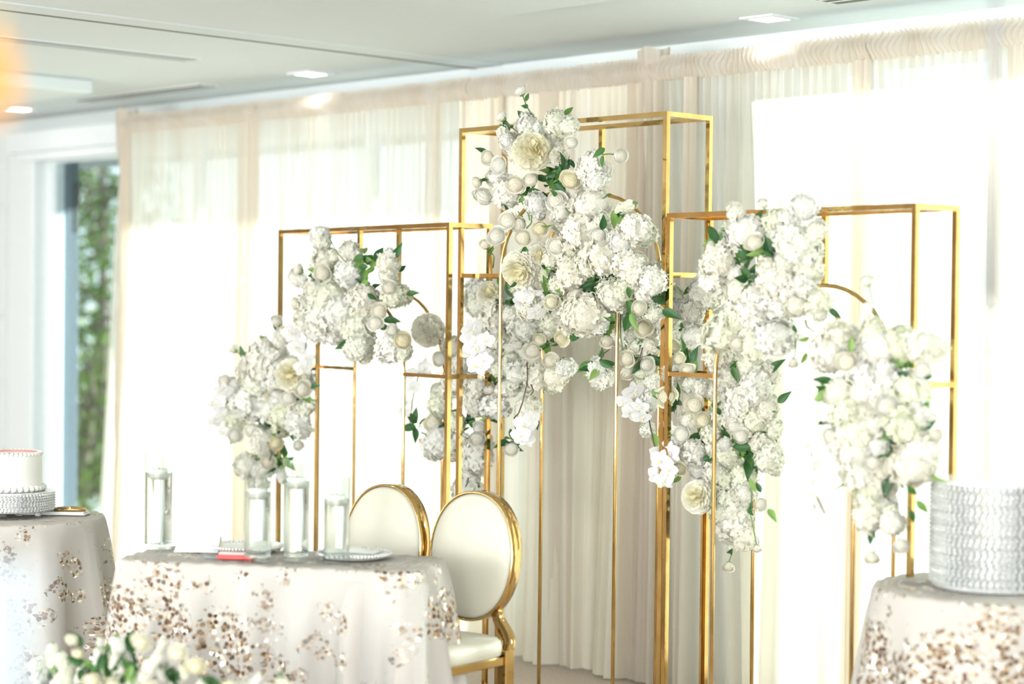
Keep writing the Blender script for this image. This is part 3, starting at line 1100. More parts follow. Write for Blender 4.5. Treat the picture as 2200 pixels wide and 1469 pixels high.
B = Bouquet('large cascade of white roses and hydrangeas over the tall gold frame', 980, 160, 2.7208, 5.28, (1210, 470), 101)
B.spec("""b 375 95 48 460 262 2;b 265 245 46 390 362 1;h 590 285 88;h 420 300 68;p 440 450 118;H 520 400 100;s 285 370 85;h 300 385 62;r 675 395 46;k 600 480 58
r 185 485 48;r 248 530 58;r 345 645 60;r 435 615 55;r 668 615 64;h 785 540 90;h 810 625 72;g 580 570 60;g 560 625 40;b 120 630 46 230 600 1;r 160 712 76;h 300 690 90;h 250 600 60
r 585 738 62;h 620 800 70;h 470 760 70;h 700 690 60;h 790 760 112;s 1000 770 75;h 1050 905 98;h 960 980 80;r 300 850 62;r 362 880 54;r 490 900 54;r 390 955 58;r 240 940 62;b 170 990 46 215 1130 2
h 740 920 115;r 830 945 58;h 700 1010 76;r 585 1005 58;p 380 1135 118;p 490 1050 74;h 530 1165 80;h 870 1065 135;h 680 1165 110;h 1000 1115 92;h 1140 1220 95;g 850 1190 80;g 800 1220 50
l 1000 1240 75 -75;h 920 1290 104;r 1070 1365 54;h 1160 1395 56;r 700 1300 54;h 750 1400 124;o 400 1300 62;o 450 1275 60;o 465 1395 62;o 372 1330 46;b 958 475 60 830 470 0;l 870 430 90 215;l 860 470 80 255
t 430 850 380 740;t 410 900 440 820;t 400 860 360 800;t 640 780 700 830;l 560 880 70 190;l 640 900 60 10;l 910 800 110 -70;g 430 690 40;g 560 1110 60;g 1040 1380 60;h 620 880 60;h 560 1080 60;h 1050 1180 70;h 1100 1290 60
g 620 540 50;h 470 330 60;h 350 450 60;l 940 870 60 45;h 860 860 60;h 640 1090 60;g 540 1260 60;h 600 1240 60;r 560 1330 50;s 600 1380 60;h 420 1380 60;g 1180 1330 50""")
B = Bouquet('white hydrangeas, roses and orchids hanging low between left and tall frames', 860, 580, 2.938, 5.56, (1010, 800), 102)
B.spec("""k 175 380 112;o 155 620 68;o 60 655 64;o 75 735 58;o 35 830 60;o 20 895 52;p 560 150 84;h 500 220 92;h 480 120 70;h 600 300 95;h 780 370 95;h 600 450 90;h 520 400 90;r 880 440 50;r 835 510 58;r 1020 435 50;r 950 570 58
s 720 480 70;h 980 660 98;h 860 680 85;h 740 650 85;b 560 750 55 545 930 1;h 480 740 85;r 250 560 60;h 250 850 85;h 470 850 80;h 250 770 75;r 210 960 64;h 240 1080 104;h 600 870 85;r 480 1065 62;h 490 1190 112;h 430 1400 100;r 500 1000 54
h 310 1150 80;h 800 880 92;r 700 1130 54;b 140 1080 34 200 1040 1;h 640 620 70;h 700 560 60;h 900 250 80;h 820 200 70;g 420 960 70;g 700 200 60;g 930 450 55;h 680 740 70;g 420 690 70;h 560 560 80;g 640 700 60
g 540 900 50;h 390 600 80;h 340 500 70;h 350 700 80;h 640 160 60;h 700 280 70;h 950 330 70;g 970 120 60;h 940 150 60;h 1010 250 70;h 1060 360 60;s 1000 330 60;t 800 580 770 840 1;t 825 720 822 790 1;t 720 930 700 1060 1;g 700 1080 25
t 120 640 60 980 1;g 100 980 35;g 1010 60 40;h 780 100 80;g 280 960 50;h 350 960 70;h 380 1090 70;t 430 1310 410 1370 1;l 545 880 80 -100;h 450 1290 60""", leaves=.3)
B.Y = 5.30      # orchid sprays that droop in front of the post
B.spec("""o 455 375 76;o 430 425 60;o 475 485 80;o 540 440 60;o 440 520 60;o 485 600 80;o 530 570 60;t 540 390 520 540 1;t 520 540 540 640 1;r 510 675 22;o 790 975 80;o 830 940 60;o 760 1040 66;o 800 1070 56;t 770 840 720 930 1;t 720 930 760 1060 1""", False, 0)
B = Bouquet('white roses and trailing orchids behind the tall frame right post', 860, 580, 2.938, 5.52, (1370, 740), 104)
B.spec("""r 1110 170 58;h 1150 290 118;h 1240 330 70;b 1305 450 62 1310 330 0;h 1240 650 92;g 1240 600 50;t 1260 570 1320 500 1;h 1330 150 95;r 1510 240 62;h 1600 270 60;r 1540 370 62;h 1450 400 80;r 1430 560 54;r 1560 600 60;b 1435 650 64 1395 350 0
o 1470 770 76;o 1410 830 56;o 1515 860 68;o 1520 930 66;o 1450 900 60;h 1570 830 66;r 1680 805 68;o 1690 1000 62;o 1720 1100 66;o 1640 1150 74;o 1650 1230 60;o 1640 1300 84;h 1590 480 66;h 1600 30 90;g 1530 470 60;g 1350 330 50
t 1530 490 1480 620 1;t 1390 260 1420 580;h 1430 300 80;h 1560 130 80;h 1500 480 60;h 1540 700 66;h 1600 720 60;g 1560 560 40;h 1380 420 70;t 1560 900 1640 1280 1;h 1700 300 80;h 1720 180 80;g 1740 350 60;h 1770 250 70;h 1700 420 80;r 1730 480 55
g 1780 470 40;h 1860 420 90;h 1960 180 80;h 1900 130 90;h 1840 260 80;h 1560 1000 50;h 1520 640 50""")
B = Bouquet('full white hydrangea cluster on the arch of the left gold frame', 420, 450, 2.331, 5.29, (760, 640), 105)
B.spec("""h 625 135 58;h 640 165 40;t 670 140 755 265;h 770 225 60;h 650 260 66;h 770 310 82;r 635 318 48;b 515 300 40 640 370 1;h 505 345 44;b 500 470 42 570 470 1;h 590 400 56;h 680 470 112;h 740 520 122;h 640 540 104;h 820 560 92;h 850 450 74
r 790 410 38;r 920 510 44;r 900 570 42;h 960 270 58;h 960 325 52;h 990 430 72;r 970 390 46;s 735 510 50;h 600 600 64;h 545 560 54;h 820 690 68;h 985 690 78;r 985 605 38;r 1040 655 54;g 865 300 55;g 870 390 50;g 850 240 30;g 640 380 40;g 960 580 25
h 700 600 80;h 780 600 70;h 560 470 50;g 800 670 30;l 860 420 60 -30;h 880 470 50""")
B = Bouquet('white roses and orchids clustered low on the left edge of left frame', 420, 450, 2.331, 5.37, (660, 830), 106)
B.c = atY(578, 830, 5.37)
B.e.location = B.c
B.spec("""b 405 555 40 395 690 2;b 190 695 38 290 800 1;r 250 780 44;s 350 690 70;h 350 710 62;h 430 640 52;o 485 615 56;o 510 690 54;o 540 790 52;o 560 745 40;h 330 785 90;h 430 790 84;h 300 870 84;p 485 830 88;r 145 855 38;o 140 910 54;o 90 970 50;o 120 1020 50;o 100 1062 50;o 132 1112 44
h 230 960 84;h 300 970 94;r 395 935 46;r 470 940 44;r 540 900 48;h 450 1030 94;h 510 1065 74;r 285 1112 46;r 200 1132 46;h 340 1162 66;r 405 1172 46;b 515 1180 38 480 1130 1;h 260 1282 70;r 365 1266 44;h 320 1295 56;h 325 1375 48;g 350 1065 50;g 420 1110 40
g 430 1230 45;g 520 950 35;s 200 950 60;h 400 880 70;h 520 870 70;t 370 1180 370 1260 1;l 270 720 45 80;g 300 1230 35;h 190 890 60;h 380 1010 70;t 565 600 575 800 1;g 410 1300 25;s 430 1330 55;h 200 1050 60;h 420 950 60;h 545 1000 50;h 395 735 60;h 260 830 60""")
B = Bouquet('airy white hydrangea cluster on the top rail of right frame', 1380, 420, 3.143, 5.18, (1625, 620), 107)
B.spec("""h 630 110 64;b 815 50 54 850 200 0;h 1090 80 104;h 900 170 84;h 1010 150 80;h 690 240 134;r 755 310 72;b 460 350 58 600 380 1;h 520 450 112;h 480 570 112;g 780 400 90;g 850 370 60;h 1050 330 144;h 1120 500 114;h 920 580 160;h 780 680 134;h 650 640 104;h 650 540 76
h 900 740 104;h 560 920 150;h 900 960 134;h 1180 720 104;l 1020 870 70 -80;l 1130 960 80 200;l 1110 1060 90 -100;b 1020 1130 52 1030 960 0;h 970 450 100;h 1000 650 100;h 740 800 100;g 660 420 60;t 1100 840 1160 920 1;h 640 760 100;h 1040 740 80;g 720 560 40;h 850 480 80;h 600 340 80
g 520 300 20;h 740 900 110;h 1080 620 90;h 760 1020 110;r 640 1000 60;h 1180 240 70""")
B = Bouquet('white roses and hydrangeas trailing down the left side of right frame', 1380, 780, 3.06, 5.40, (1530, 930), 108)
B.spec("""r 160 220 74;r 345 275 74;h 650 250 124;h 750 130 124;h 450 170 80;h 620 390 94;r 400 375 64;r 260 470 64;r 650 480 62;h 460 470 70;h 350 590 84;s 220 540 90;o 190 590 80;o 120 640 80;o 140 770 74;o 180 700 64;r 240 700 58;h 370 690 78;h 480 720 80;h 800 540 94;h 830 625 94
p 370 880 116;h 580 900 94;r 780 930 58;h 610 1040 130;b 755 1220 42 680 680 1;b 565 1340 52 580 1180 1;l 520 240 70 230;l 480 290 80 -60;l 470 300 60 100;g 700 620 60;l 710 760 100 -60;l 780 850 80 110;l 690 960 60 -50;t 660 660 720 980;g 590 510 60;g 700 540 50;g 390 440 30
h 560 600 84;h 540 760 84;h 680 740 80;h 680 860 70;h 520 330 80;h 560 100 90;h 330 130 80;h 200 80 80;r 300 40 60;r 240 -30 55;h 500 -30 100;g 620 -10 60;g 420 640 30;h 740 380 100;h 820 300 90;h 660 1150 80;h 520 1000 80;l 590 20 110 -70;h 700 20 90;h 840 60 70;h 480 860 70
g 220 250 40;h 300 380 60;h 480 560 70;l 880 320 30 170;h 870 440 60""")
B = Bouquet('soft blurred white cluster hanging at the right frame outer post', 1380, 780, 3.06, 5.02, (1870, 860), 109)
B.spec("""b 425 -408 60 690 -150 0;h 330 -40 130;r 420 130 84;h 640 -100 150;h 780 -100 130;h 920 -90 130;r 920 70 72;h 560 40 134;h 680 130 130;h 800 30 110;h 1300 -180 100;h 1230 -70 120;r 1340 -10 80;h 1560 -100 150;h 1700 -120 130;h 1850 -110 130;r 1850 50 72;h 1480 60 130;h 1620 140 134""".replace("b 425 -408 60 690 -150 0;h 330 -40 130;r 420 130 84;h 640 -100 150;h 780 -100 130;h 920 -90 130;r 920 70 72;h 560 40 134;h 680 130 130;h 800 30 110;", "b 1480 -545 62 1550 -290 0;s 1470 -330 80;"), True)
B.spec("""o 1150 330 94;o 1070 440 66;o 1090 530 84;o 1010 620 54;o 1140 660 66;o 1110 740 56;o 1110 850 66;o 1130 930 74;o 1180 1030 66;o 1250 1130 64;t 1160 300 1080 500 1;t 1080 500 1120 820 1;t 1120 820 1260 1120 1;h 1300 200 120;h 1350 330 124;h 1420 460 140;h 1400 600 134;h 1450 720 134;r 1610 280 92
h 1780 200 124;h 1730 420 130;h 1780 660 144;h 1600 170 130;r 1350 740 68;r 1520 660 64;b 1930 470 62 1800 420 1;h 1500 880 130;h 1480 1020 110;b 1700 1200 74 1660 1050 0;b 1510 1280 64 1520 1100 0;g 1700 50 50;g 1640 590 60;l 1740 800 110 -60;l 1800 900 120 -50;l 1760 960 100 -80;l 1890 260 60 200;l 1850 100 70 10
g 1560 430 60;g 1650 650 50;h 1640 1050 90;h 1550 400 110;h 1650 320 110;h 1560 560 100;h 1840 560 110;h 1560 780 110;g 1660 720 40;h 1240 330 80;r 1240 480 66;h 1290 540 80;h 1450 200 110;h 1480 330 100;l 1860 250 60 -100;g 1250 180 40;h 1820 350 90;h 1580 960 80""")

# ------------------------------------------------------------------ chairs


def oval(n, a, b, pw=2.15):
    r = []
    for k in range(n):
        t = 2 * PI * k / n
        c, s_ = math.cos(t), math.sin(t)
        r.append((a * math.copysign(abs(c) ** (2 / pw), c), b * math.copysign(abs(s_) ** (2 / pw), s_)))
    return r


def o_back_chair(loc, rz, label):
    """origin on the floor under the seat; the back stands at local +y"""
    e = tag(empty('banquet_chair', loc, rz), label, 'chair', 'gold banquet chairs at the sweetheart table')
    zc, A, Bh, yb, tilt = .74, .182, .215, .235, .10
    N = 56
    ov = oval(N, 1, 1)

    def ring(k, dy):
        return [(x * (A + k), yb + dy + z * (Bh + k) * tilt, zc + z * (Bh + k)) for x, z in ov]
    band = MB()
    R = [ring(-.003, -.024), ring(.001, -.027), ring(.005, -.023), ring(.005, .024), ring(.001, .028), ring(-.003, .026)]
    n0 = len(band.v)
    for r in R:
        band.v += r
    for i in range(len(R)):
        for j in range(N):
            p, q = n0 + i * N, n0 + ((i + 1) % len(R)) * N
            band.f.append((p + j, p + (j + 1) % N, q + (j + 1) % N, q + j))
            band.m.append(0)
    band.build('back_rim', GOLD, e, True)
    cu = MB()
    rs = [ring(-.004, -.014), ring(-.006, -.024), ring(-.016, -.031), ring(-.05, -.036), ring(-.10, -.040)]
    rs.append([(0, yb - .042, zc)] * N)
    cu.loft(rs, 0, False)
    cu.loft([ring(-.004, -.01), ring(-.004, .018), ring(-.05, .024), [(0, yb + .026, zc)] * N], 0, False)
    cu.build('back_cushion', M_VINYL, e, True)
    for s_ in (-1, 1):      # S curved straps that carry the back
        pts = []
        for k in range(13):
            t = k / 12
            pts.append((s_ * (.115 + .060 * t - .028 * math.sin(t * PI * 2) * .6), yb - .012 - .035 * t + .02 * math.sin(t * PI), .575 - .15 * t))
        MB().tube(pts, 0, sq=(.006, .022), up=(1, 0, 0)).build('back_strap', GOLD, e, True)
        MB().bbox(s_ * .185 - .020, s_ * .185 + .020, yb - .075, yb - .030, .0, .445, .003).build('leg', GOLD, e)
        MB().bbox(s_ * .185 - .017, s_ * .185 + .017, -.215, -.180, .0, .425, .003).build('leg', GOLD, e)
        MB().bbox(s_ * .185 - .012, s_ * .185 + .012, -.18, yb - .075, .395, .425, .003).build('seat_rail', GOLD, e)
        MB().bbox(s_ * .185 - .008, s_ * .185 + .008, -.18, yb - .075, .15, .168, .003).build('stretcher', GOLD, e)
    MB().bbox(-.168, .168, -.21, -.19, .395, .425, .003).build('seat_rail', GOLD, e)
    MB().bbox(-.165, .165, yb - .06, yb - .04, .395, .425, .003).build('seat_rail', GOLD, e)
    st = MB()
    o2 = oval(40, 1, 1, 5)
    prof = ((.94, .425), (.99, .432), (1.0, .455), (.985, .475), (.93, .487), (.6, .495), (.0, .497))
    st.loft([[(x * .208 * k, -.01 + y * .205 * k, z) for x, y in o2] for k, z in prof], 0, False)
    st.build('seat', M_VINYL, e, True)
    return e


for (px, py, D, rz), lab in (((1020, 1193, 6.85, 7), 'gold chair with white oval back at the near end of the table'),
                             ((829, 1181, 7.08, 7), 'gold chair with white oval back farther left behind the table')):
    q = atD(px, py, D)
    rz = math.radians(rz)
    o_back_chair((q.x + math.sin(rz) * .235, q.y - math.cos(rz) * .235, 0), rz, lab)

# ------------------------------------------------------------------ tables under sequin cloths
ZT_ = 0.76


def outline_rect(a, b, r, n):
    """n points round a rounded rectangle by arc length"""
    pts = []
    for cx_, cy_, s0 in ((a - r, b - r, 0), (-a + r, b - r, 1), (-a + r, -b + r, 2), (a - r, -b + r, 3)):
        for k in range(9):
            t = (s0 + k / 8) * PI / 2
            pts.append(Vector((cx_ + r * math.cos(t), cy_ + r * math.sin(t), 0)))
    return resample(pts, n)


def outline_round(r, n):
    return [Vector((r * math.cos(2 * PI * k / n), r * math.sin(2 * PI * k / n), 0)) for k in range(n)]


def resample(pts, n):
    P = pts + [pts[0]]
    d = [0]
    for i in range(1, len(P)):
        d.append(d[-1] + (P[i] - P[i - 1]).length)
    out = []
    j = 0
    for k in range(n):
        t = d[-1] * k / n
        while d[j + 1] < t:
            j += 1
        w_ = (t - d[j]) / max(1e-9, d[j + 1] - d[j])
        out.append(P[j].lerp(P[j + 1], w_))
    return out


def cloth(name, parent, ol, z, seed, lam=.21, amp=.055, flare=.10, zb=.012, mat=None, skip=None):
    """top sheet, rounded edge and a skirt that breaks into folds"""
    rnd = random.Random(seed)
    n = len(ol)
    per = sum((ol[(i + 1) % n] - ol[i]).length for i in range(n))
    nf = max(5, round(per / lam))
    ph = [rnd.uniform(-.9, .9) for _ in range(nf + 1)]
    am = [rnd.uniform(.55, 1.35) for _ in range(nf + 1)]
    nor = []
    for i in range(n):
        t = (ol[(i + 1) % n] - ol[i - 1]).normalized()
        nor.append(Vector((t.y, -t.x, 0)))
    rows = [(0.0, 0.0, 0.0), (.45, 0, 0), (.8, 0, 0), (1.0, 0, 0), (1.0, .006, -.004), (1.0, .012, -.018), (1.0, .016, -.05)]
    rows += [(1.0, .018, -.05 - (z - .05 - zb) * (k / 14)) for k in range(1, 15)]
    me = bpy.data.meshes.new(name)
    v, uv, f = [], [], []
    for ri, (k, off, dz) in enumerate(rows):
        drop = min(1, max(0, (-dz - .03) / (z - .03)))
        for i in range(n + 1):
            ii = i % n
            u = i / n
            fi = u * nf
            j0 = int(fi) % nf
            w_ = fi - int(fi)
            pp = ph[j0] * (1 - w_) + ph[(j0 + 1) % nf] * w_
            aa = am[j0] * (1 - w_) + am[(j0 + 1) % nf] * w_
            c = math.cos(2 * PI * fi + pp)
            fold = (c * .6 + .4 * math.copysign(abs(c) ** .5, c)) * aa
            o = off + drop ** .75 * (amp * (fold + .5)) + flare * drop
            p = ol[ii] * k + nor[ii] * o
            v.append((p.x, p.y, z + dz + (.002 * math.sin(ii * .7) if k == 1 else 0)))
            uv.append((u * per, dz) if k == 1 else (p.x + 3.3, p.y + 1.7))
    for r in range(len(rows) - 1):
        for i in range(n):
            a_ = r * (n + 1) + i
            f.append((a_, a_ + 1, a_ + n + 2, a_ + n + 1))
    me.from_pydata(v, [], f)
    lay = me.uv_layers.new(name='UVMap')
    for lp in me.loops:
        lay.data[lp.index].uv = uv[lp.vertex_index]
    me.materials.append(mat or M_SEQ)
    me.polygons.foreach_set('use_smooth', [True] * len(f))
    me.update()
    return inst(name, me, parent)


def table(name, label, loc, rz, round_r=None, half=None):
    e = tag(empty(name, loc, rz), label, 'table')
    t = MB()
    if round_r:
        t.lathe([(.01, ZT_ - .03), (round_r, ZT_ - .03), (round_r, ZT_ - .006), (.01, ZT_ - .006)], 40)
        pos = [(round_r * .6 * math.cos(a_), round_r * .6 * math.sin(a_)) for a_ in (.8, 2.37, 3.94, 5.5)]
    else:
        t.bbox(-half[0], half[0], -half[1], half[1], ZT_ - .03, ZT_ - .006, .003)
        pos = [(sx * half[0] * .85, sy * half[1] * .75) for sx in (-1, 1) for sy in (-1, 1)]
    t.build('table_top', M_LINEN, e)
    for x, y in pos:
        MB().tube([(x, y, 0), (x, y, ZT_ - .03)], .014, 8).build('leg', M_LEG, e, True)
    return e


# sweetheart table
TP, TR = (-5.235, 3.985, 0), math.radians(33)
table('sweetheart_table', 'small rectangular sweetheart table hidden under the sequin cloth', TP, TR, half=(.50, .20))
tc = tag(empty('tablecloth', TP, TR), 'brown sequin floral cloth draped over the sweetheart table', 'tablecloth', 'sequin floral tablecloths')
cloth('drape', tc, outline_rect(.505, .205, .07, 300), ZT_, 5, .165, .06, .05)
# loose corner of the tulle overlay crossing the front
ov = MB()


def overlay(u, v):
    x = -.06 + .62 * u
    z = ZT_ - .03 - v * (.10 + .62 * u)
    return (x, -.205 - .030 - .085 * v * (.2 + u) - .012 * math.sin(u * 17 + v * 2), z)


M_TULLE = sheer_mat('white_tulle', (0.86, 0.85, 0.84), (0.90, 0.89, 0.88), .84, .4)
ov.grid(overlay, 40, 16).build('tulle_overlay', M_TULLE, tc, True)

# cake table
q = atD(18, 1105, 7.75)
CT = (q.x, q.y, 0)
table('cake_table', 'small round cake table under sequin cloth at the left edge', CT, .4, round_r=.355)
tc = tag(empty('tablecloth', CT, .4), 'sequin floral cloth over the round cake table at left', 'tablecloth', 'sequin floral tablecloths')
cloth('drape', tc, outline_round(.36, 240), ZT_, 8, .19, .055, .05)
# right table
q = atD(2140, 1280, 6.05)
RT = (q.x, q.y, 0)
table('display_table', 'round display table under sequin cloth at the right edge', RT, 0, round_r=.355)
tc = tag(empty('tablecloth', RT, 0.9), 'sequin floral cloth over the table holding the crystal drum', 'tablecloth', 'sequin floral tablecloths')
cloth('drape', tc, outline_round(.36, 240), ZT_, 12, .22, .045, .07)


def bead_wall(r, z0, z1, s, seed):
    """rows of faceted beads on a drum"""
    m = MB()
    nr = int((z1 - z0) / (s * .8))
    na = int(2 * PI * r / (s * 1.3))
    for j in range(nr + 1):
        for i in range(na):
            a_ = 2 * PI * (i + .22 * math.sin(j * 1.9)) / na
            c = Vector((r * math.cos(a_), r * math.sin(a_), z0 + (z1 - z0) * j / nr))
            h = s * .62
            X = Vector((math.cos(a_), math.sin(a_), 0))
            Y = Vector((-X.y, X.x, 0))
            Z = Vector((0, 0, 1))
            n0 = len(m.v)
            m.v += [tuple(c + p) for p in (X * h * 1.5, Y * h + Z * h * .3, Z * h, -Y * h - Z * h * .3, -Z * h)]
            for f in ((0, 1, 2), (0, 2, 3), (0, 3, 4), (0, 4, 1)):
                m.f.append(tuple(n0 + k for k in f))
                m.m.append(0)
    return m


# crystal drum on the right table
q = atD(2140, 1280, 6.05)
dr = tag(empty('crystal_drum_stand', (q.x - .01, q.y, ZT_ + .004)), 'tall drum stand covered in crystal beads on the right table', 'cake stand')
MB().lathe([(.01, 0), (.182, 0), (.186, .012), (.176, .014), (.176, .312), (.186, .314), (.186, .324), (.01, .324)], 60).build('drum', M_BEADS, dr, True)
tag(bead_wall(.181, .018, .312, .0155, 2).build('crystal_beads', M_BEADS, dr), kind='stuff')

# cake on its beaded stand
q = atD(18, 1090, 7.75)
cs = tag(empty('cake_stand', (CT[0], CT[1], ZT_ + .004)), 'low round stand studded with crystals under the cake', 'cake stand')
MB().lathe([(.01, .02), (.165, .02), (.168, .024), (.168, .088), (.172, .09), (.172, .096), (.01, .096)], 60).build('drum', M_BEADS, cs, True)
tag(bead_wall(.170, .028, .086, .0105, 3).build('crystal_beads', M_BEADS, cs), kind='stuff')
for k in range(4):
    a_ = k * PI / 2 + .5
    MB().lathe([(.004, 0), (.012, .002), (.014, .012), (.008, .02)], 10, c=(.13 * math.cos(a_), .13 * math.sin(a_))).build('foot', M_BEADS, cs, True)
ck = tag(empty('cake', (CT[0], CT[1], ZT_ + .1005)), 'round white frosted cake with piped shell borders and pink rim', 'cake')
MB().lathe([(.01, 0), (.128, 0), (.128, .008), (.126, .132), (.122, .142), (.01, .142)], 60).build('body', M_ICING, ck, True)
for nm, rr, z, s, n_ in (('bottom_border', .130, .012, .017, 34), ('top_border', .120, .143, .012, 44)):
    g = MB()
    for k in range(n_):
        a_ = 2 * PI * k / n_
        c, s_ = math.cos(a_), math.sin(a_)
        rings = []
        for i in range(5):
            t = PI * (i + .01) / 4.02
            rings.append([(c * rr + s * .9 * math.sin(t) * math.cos(2 * PI * j / 7) * c - s * .8 * math.sin(t) * math.sin(2 * PI * j / 7) * s_,
                           s_ * rr + s * .9 * math.sin(t) * math.cos(2 * PI * j / 7) * s_ + s * .8 * math.sin(t) * math.sin(2 * PI * j / 7) * c,
                           z + s * .75 * math.cos(t)) for j in range(7)])
        g.loft(rings, 0, True)
    g.build(nm, M_ICING, ck, True)
MB().lathe([(.098, .142), (.104, .149), (.111, .149), (.114, .142)], 60).build('pink_ring', M_ROSEIC, ck, True)

# napkin and server set at the front of the cake table
q = atZ(118, 1106, ZT_)
nk = tag(empty('folded_napkin', (q.x, q.y, ZT_ + .004), .75), 'white folded napkin lying at the front of the cake table', 'napkin')
MB().bbox(-.13, .13, -.045, .045, 0, .006, .003).build('lower_fold', M_LINEN, nk)
MB().bbox(-.12, .125, -.038, .04, .006, .012, .003).build('upper_fold', M_LINEN, nk)
for k, (lab, L) in enumerate((('gold handled cake knife resting on the white napkin', .26), ('gold handled cake server beside the knife on the napkin', .23))):
    sv = tag(empty('cake_knife' if k == 0 else 'cake_server', (q.x + .015 - .03 * k, q.y - .012 + .03 * k, ZT_ + .0165), .78 + .12 * k), lab, 'cutlery')
    MB().tube([(0, 0, .006), (L * .25, 0, .008), (L * .48, 0, .006)], [.007, .008, .005], 8).build('handle', GOLD, sv, True)
    MB().loft([[(-x, -w_, .004), (-x, w_, .004), (-x, w_, .006), (-x, -w_, .006)] for x, w_ in ((0, .005), (L * .2, .014 + .012 * k), (L * .4, .012 + .012 * k), (L * .5, .002))]).build('blade', M_BEADS, sv, True)

# ------------------------------------------------------------------ candle cylinders
for (px, py, wpx, h, wl), lab, clab in (
        ((340, 1186, 62, .325, .255), 'glass candle cylinder standing alone at the far left of the table', 'floating white candle in the far left glass cylinder'),
        ((553, 1214, 60, .285, .222), 'glass candle cylinder in front of the red packet', 'floating white candle in the cylinder by the red packet'),
        ((636, 1212, 58, .325, .255), 'middle glass candle cylinder of the close trio', 'floating white candle in the middle glass cylinder'),
        ((722, 1217, 58, .275, .205), 'glass candle cylinder in front of the right place setting', 'floating white candle in the rightmost glass cylinder')):
    q = atZ(px, py - 6, ZT_)
    D = (q - EYE).dot(_F)
    r = wpx / 2 * D / FPX
    e = tag(empty('candle_cylinder', (q.x, q.y, ZT_ + .004)), lab, 'vase', 'glass candle cylinders on the sweetheart table')
    MB().lathe([(.0005, 0), (r - .002, 0), (r, .002), (r, h), (r - .0015, h + .001), (r - .003, h), (r - .003, .016), (.0005, .012)], 48).build('glass', M_VASE, e, True)
    MB().lathe([(.0005, .0123), (r - .0032, .0163), (r - .0032, wl), (.0005, wl)], 48).build('water', M_WATER, e, True)
    c = tag(empty('floating_candle', (q.x + .004, q.y - .003, ZT_ + .004 + wl)), clab, 'candle', 'floating candles in the glass cylinders')
    MB().lathe([(.0005, -.022), (.021, -.022), (.029, -.012), (.031, .006), (.027, .014), (.0005, .012)], 28).build('wax', M_WAX, c, True)
    MB().tube([(0, 0, .011), (.001, 0, .022)], .001, 5).build('wick', M_DARK, c)

# ------------------------------------------------------------------ place settings on the sweetheart table


def charger(px, py, label, r=.14):
    q = atZ(px, py, ZT_)
    e = tag(empty('charger_plate', (q.x, q.y, ZT_ + .004)), label, 'plate', 'beaded charger plates')
    MB().lathe([(.001, .002), (.08, .0), (.10, .004), (r, .014), (r, .017), (.10, .008), (.08, .005), (.001, .005)], 48).build('plate', M_WAX, e, True)
    g = MB()
    for k in range(64):
        a_ = 2 * PI * k / 64
        g.lathe([(.0005, .010), (.0045, .013), (.0055, .017), (.0045, .021), (.0005, .0235)], 6, c=(r * math.cos(a_), r * math.sin(a_)))
    tag(g.build('bead_rim', M_BEADS, e, True), kind='stuff')
    return q


q = charger(762, 1201, 'beaded charger plate at the right place setting', .12)
n2 = tag(empty('folded_napkin', (q.x - .01, q.y, ZT_ + .010), .5), 'folded cream napkin lying on the right charger plate', 'napkin')
MB().bbox(-.11, .10, -.055, .055, 0, .012, .004).build('lower_fold', M_LINEN, n2)
MB().grid(lambda u, v: (-.10 + .19 * u, -.05 + .1 * v, .013 + .016 * math.sin(PI * u) * math.sin(PI * v) + .002), 14, 8).build('upper_fold', M_LINEN, n2, True)
charger(528, 1185, 'beaded charger plate at the left place setting', .12)
q = atZ(425, 1187, ZT_)
pc = tag(empty('menu_card', (q.x, q.y, ZT_ + .004), .72), 'folded white menu card standing on the left of the table', 'card')
MB().loft([[(-.075, -.030, 0), (.075, -.030, 0), (.075, -.0285, 0), (-.075, -.0285, 0)], [(-.062, .012, .052), (.075, .012, .052), (.075, .0132, .0525), (-.062, .0132, .0525)]]).build('front_leaf', M_CARD, pc)
MB().loft([[(-.062, .040, 0), (.078, .040, 0), (.078, .0415, 0), (-.062, .0415, 0)], [(-.062, .0134, .052), (.076, .0134, .052), (.076, .0146, .0525), (-.062, .0146, .0525)]]).build('rear_leaf', M_KRAFT, pc)
MB().quad([(.076, -.029, .0005), (.078, .040, .0005), (.0765, .0132, .052)]).build('side_gusset', M_KRAFT, pc)
q = atZ(497, 1203, ZT_)
rp = tag(empty('red_packet', (q.x, q.y, ZT_ + .004), .68), 'coral red packet with white print beside the menu card', 'packet')
MB().bbox(-.045, .075, -.020, .020, 0, .014, .004).build('box', M_RED, rp)
MB().bbox(-.040, .070, -.016, .016, .014, .0225, .003).build('printed_lid', M_PINK, rp)
q = atZ(455, 1203, ZT_)
pn = tag(empty('pen', (q.x, q.y, ZT_ + .0085), .75), 'short slate pen lying left of the red packet', 'pen')
MB().tube([(-.028, 0, 0), (-.02, 0, 0), (.02, 0, 0), (.026, 0, 0)], [.002, .0045, .0045, .003], 8).build('barrel', M_SLATE, pn, True)
MB().tube([(.0, 0, .0052), (.024, 0, .0056)], .0012, 5).build('clip', M_SLATE, pn)

# ------------------------------------------------------------------ floor flowers in front of the table
q = atD(235, 1415, 5.75)
B = Bouquet('cream roses and white stock in a floor arrangement before the table', 50, 1300, 3.385, q.y, (235, 1469), 120, 'floor flowers before the table')
zt = q.z
fb = MB()
B.e.location = (B.c.x, B.c.y, 0)
B.c = Vector((B.c.x, B.c.y, 0))
fb.bbox(-.36, .30, -.10, .10, 0, zt - .12, .03).build('foam_block', M_FOAM, B.e)
B.c = Vector((B.c.x, B.c.y, B.c.z))


def floor_face(P, k=.9, j=.35):
    d = (EYE - P).normalized() * .5 + Vector((B.r.gauss(0, j), B.r.gauss(0, j), 1.0))
    return d.normalized()


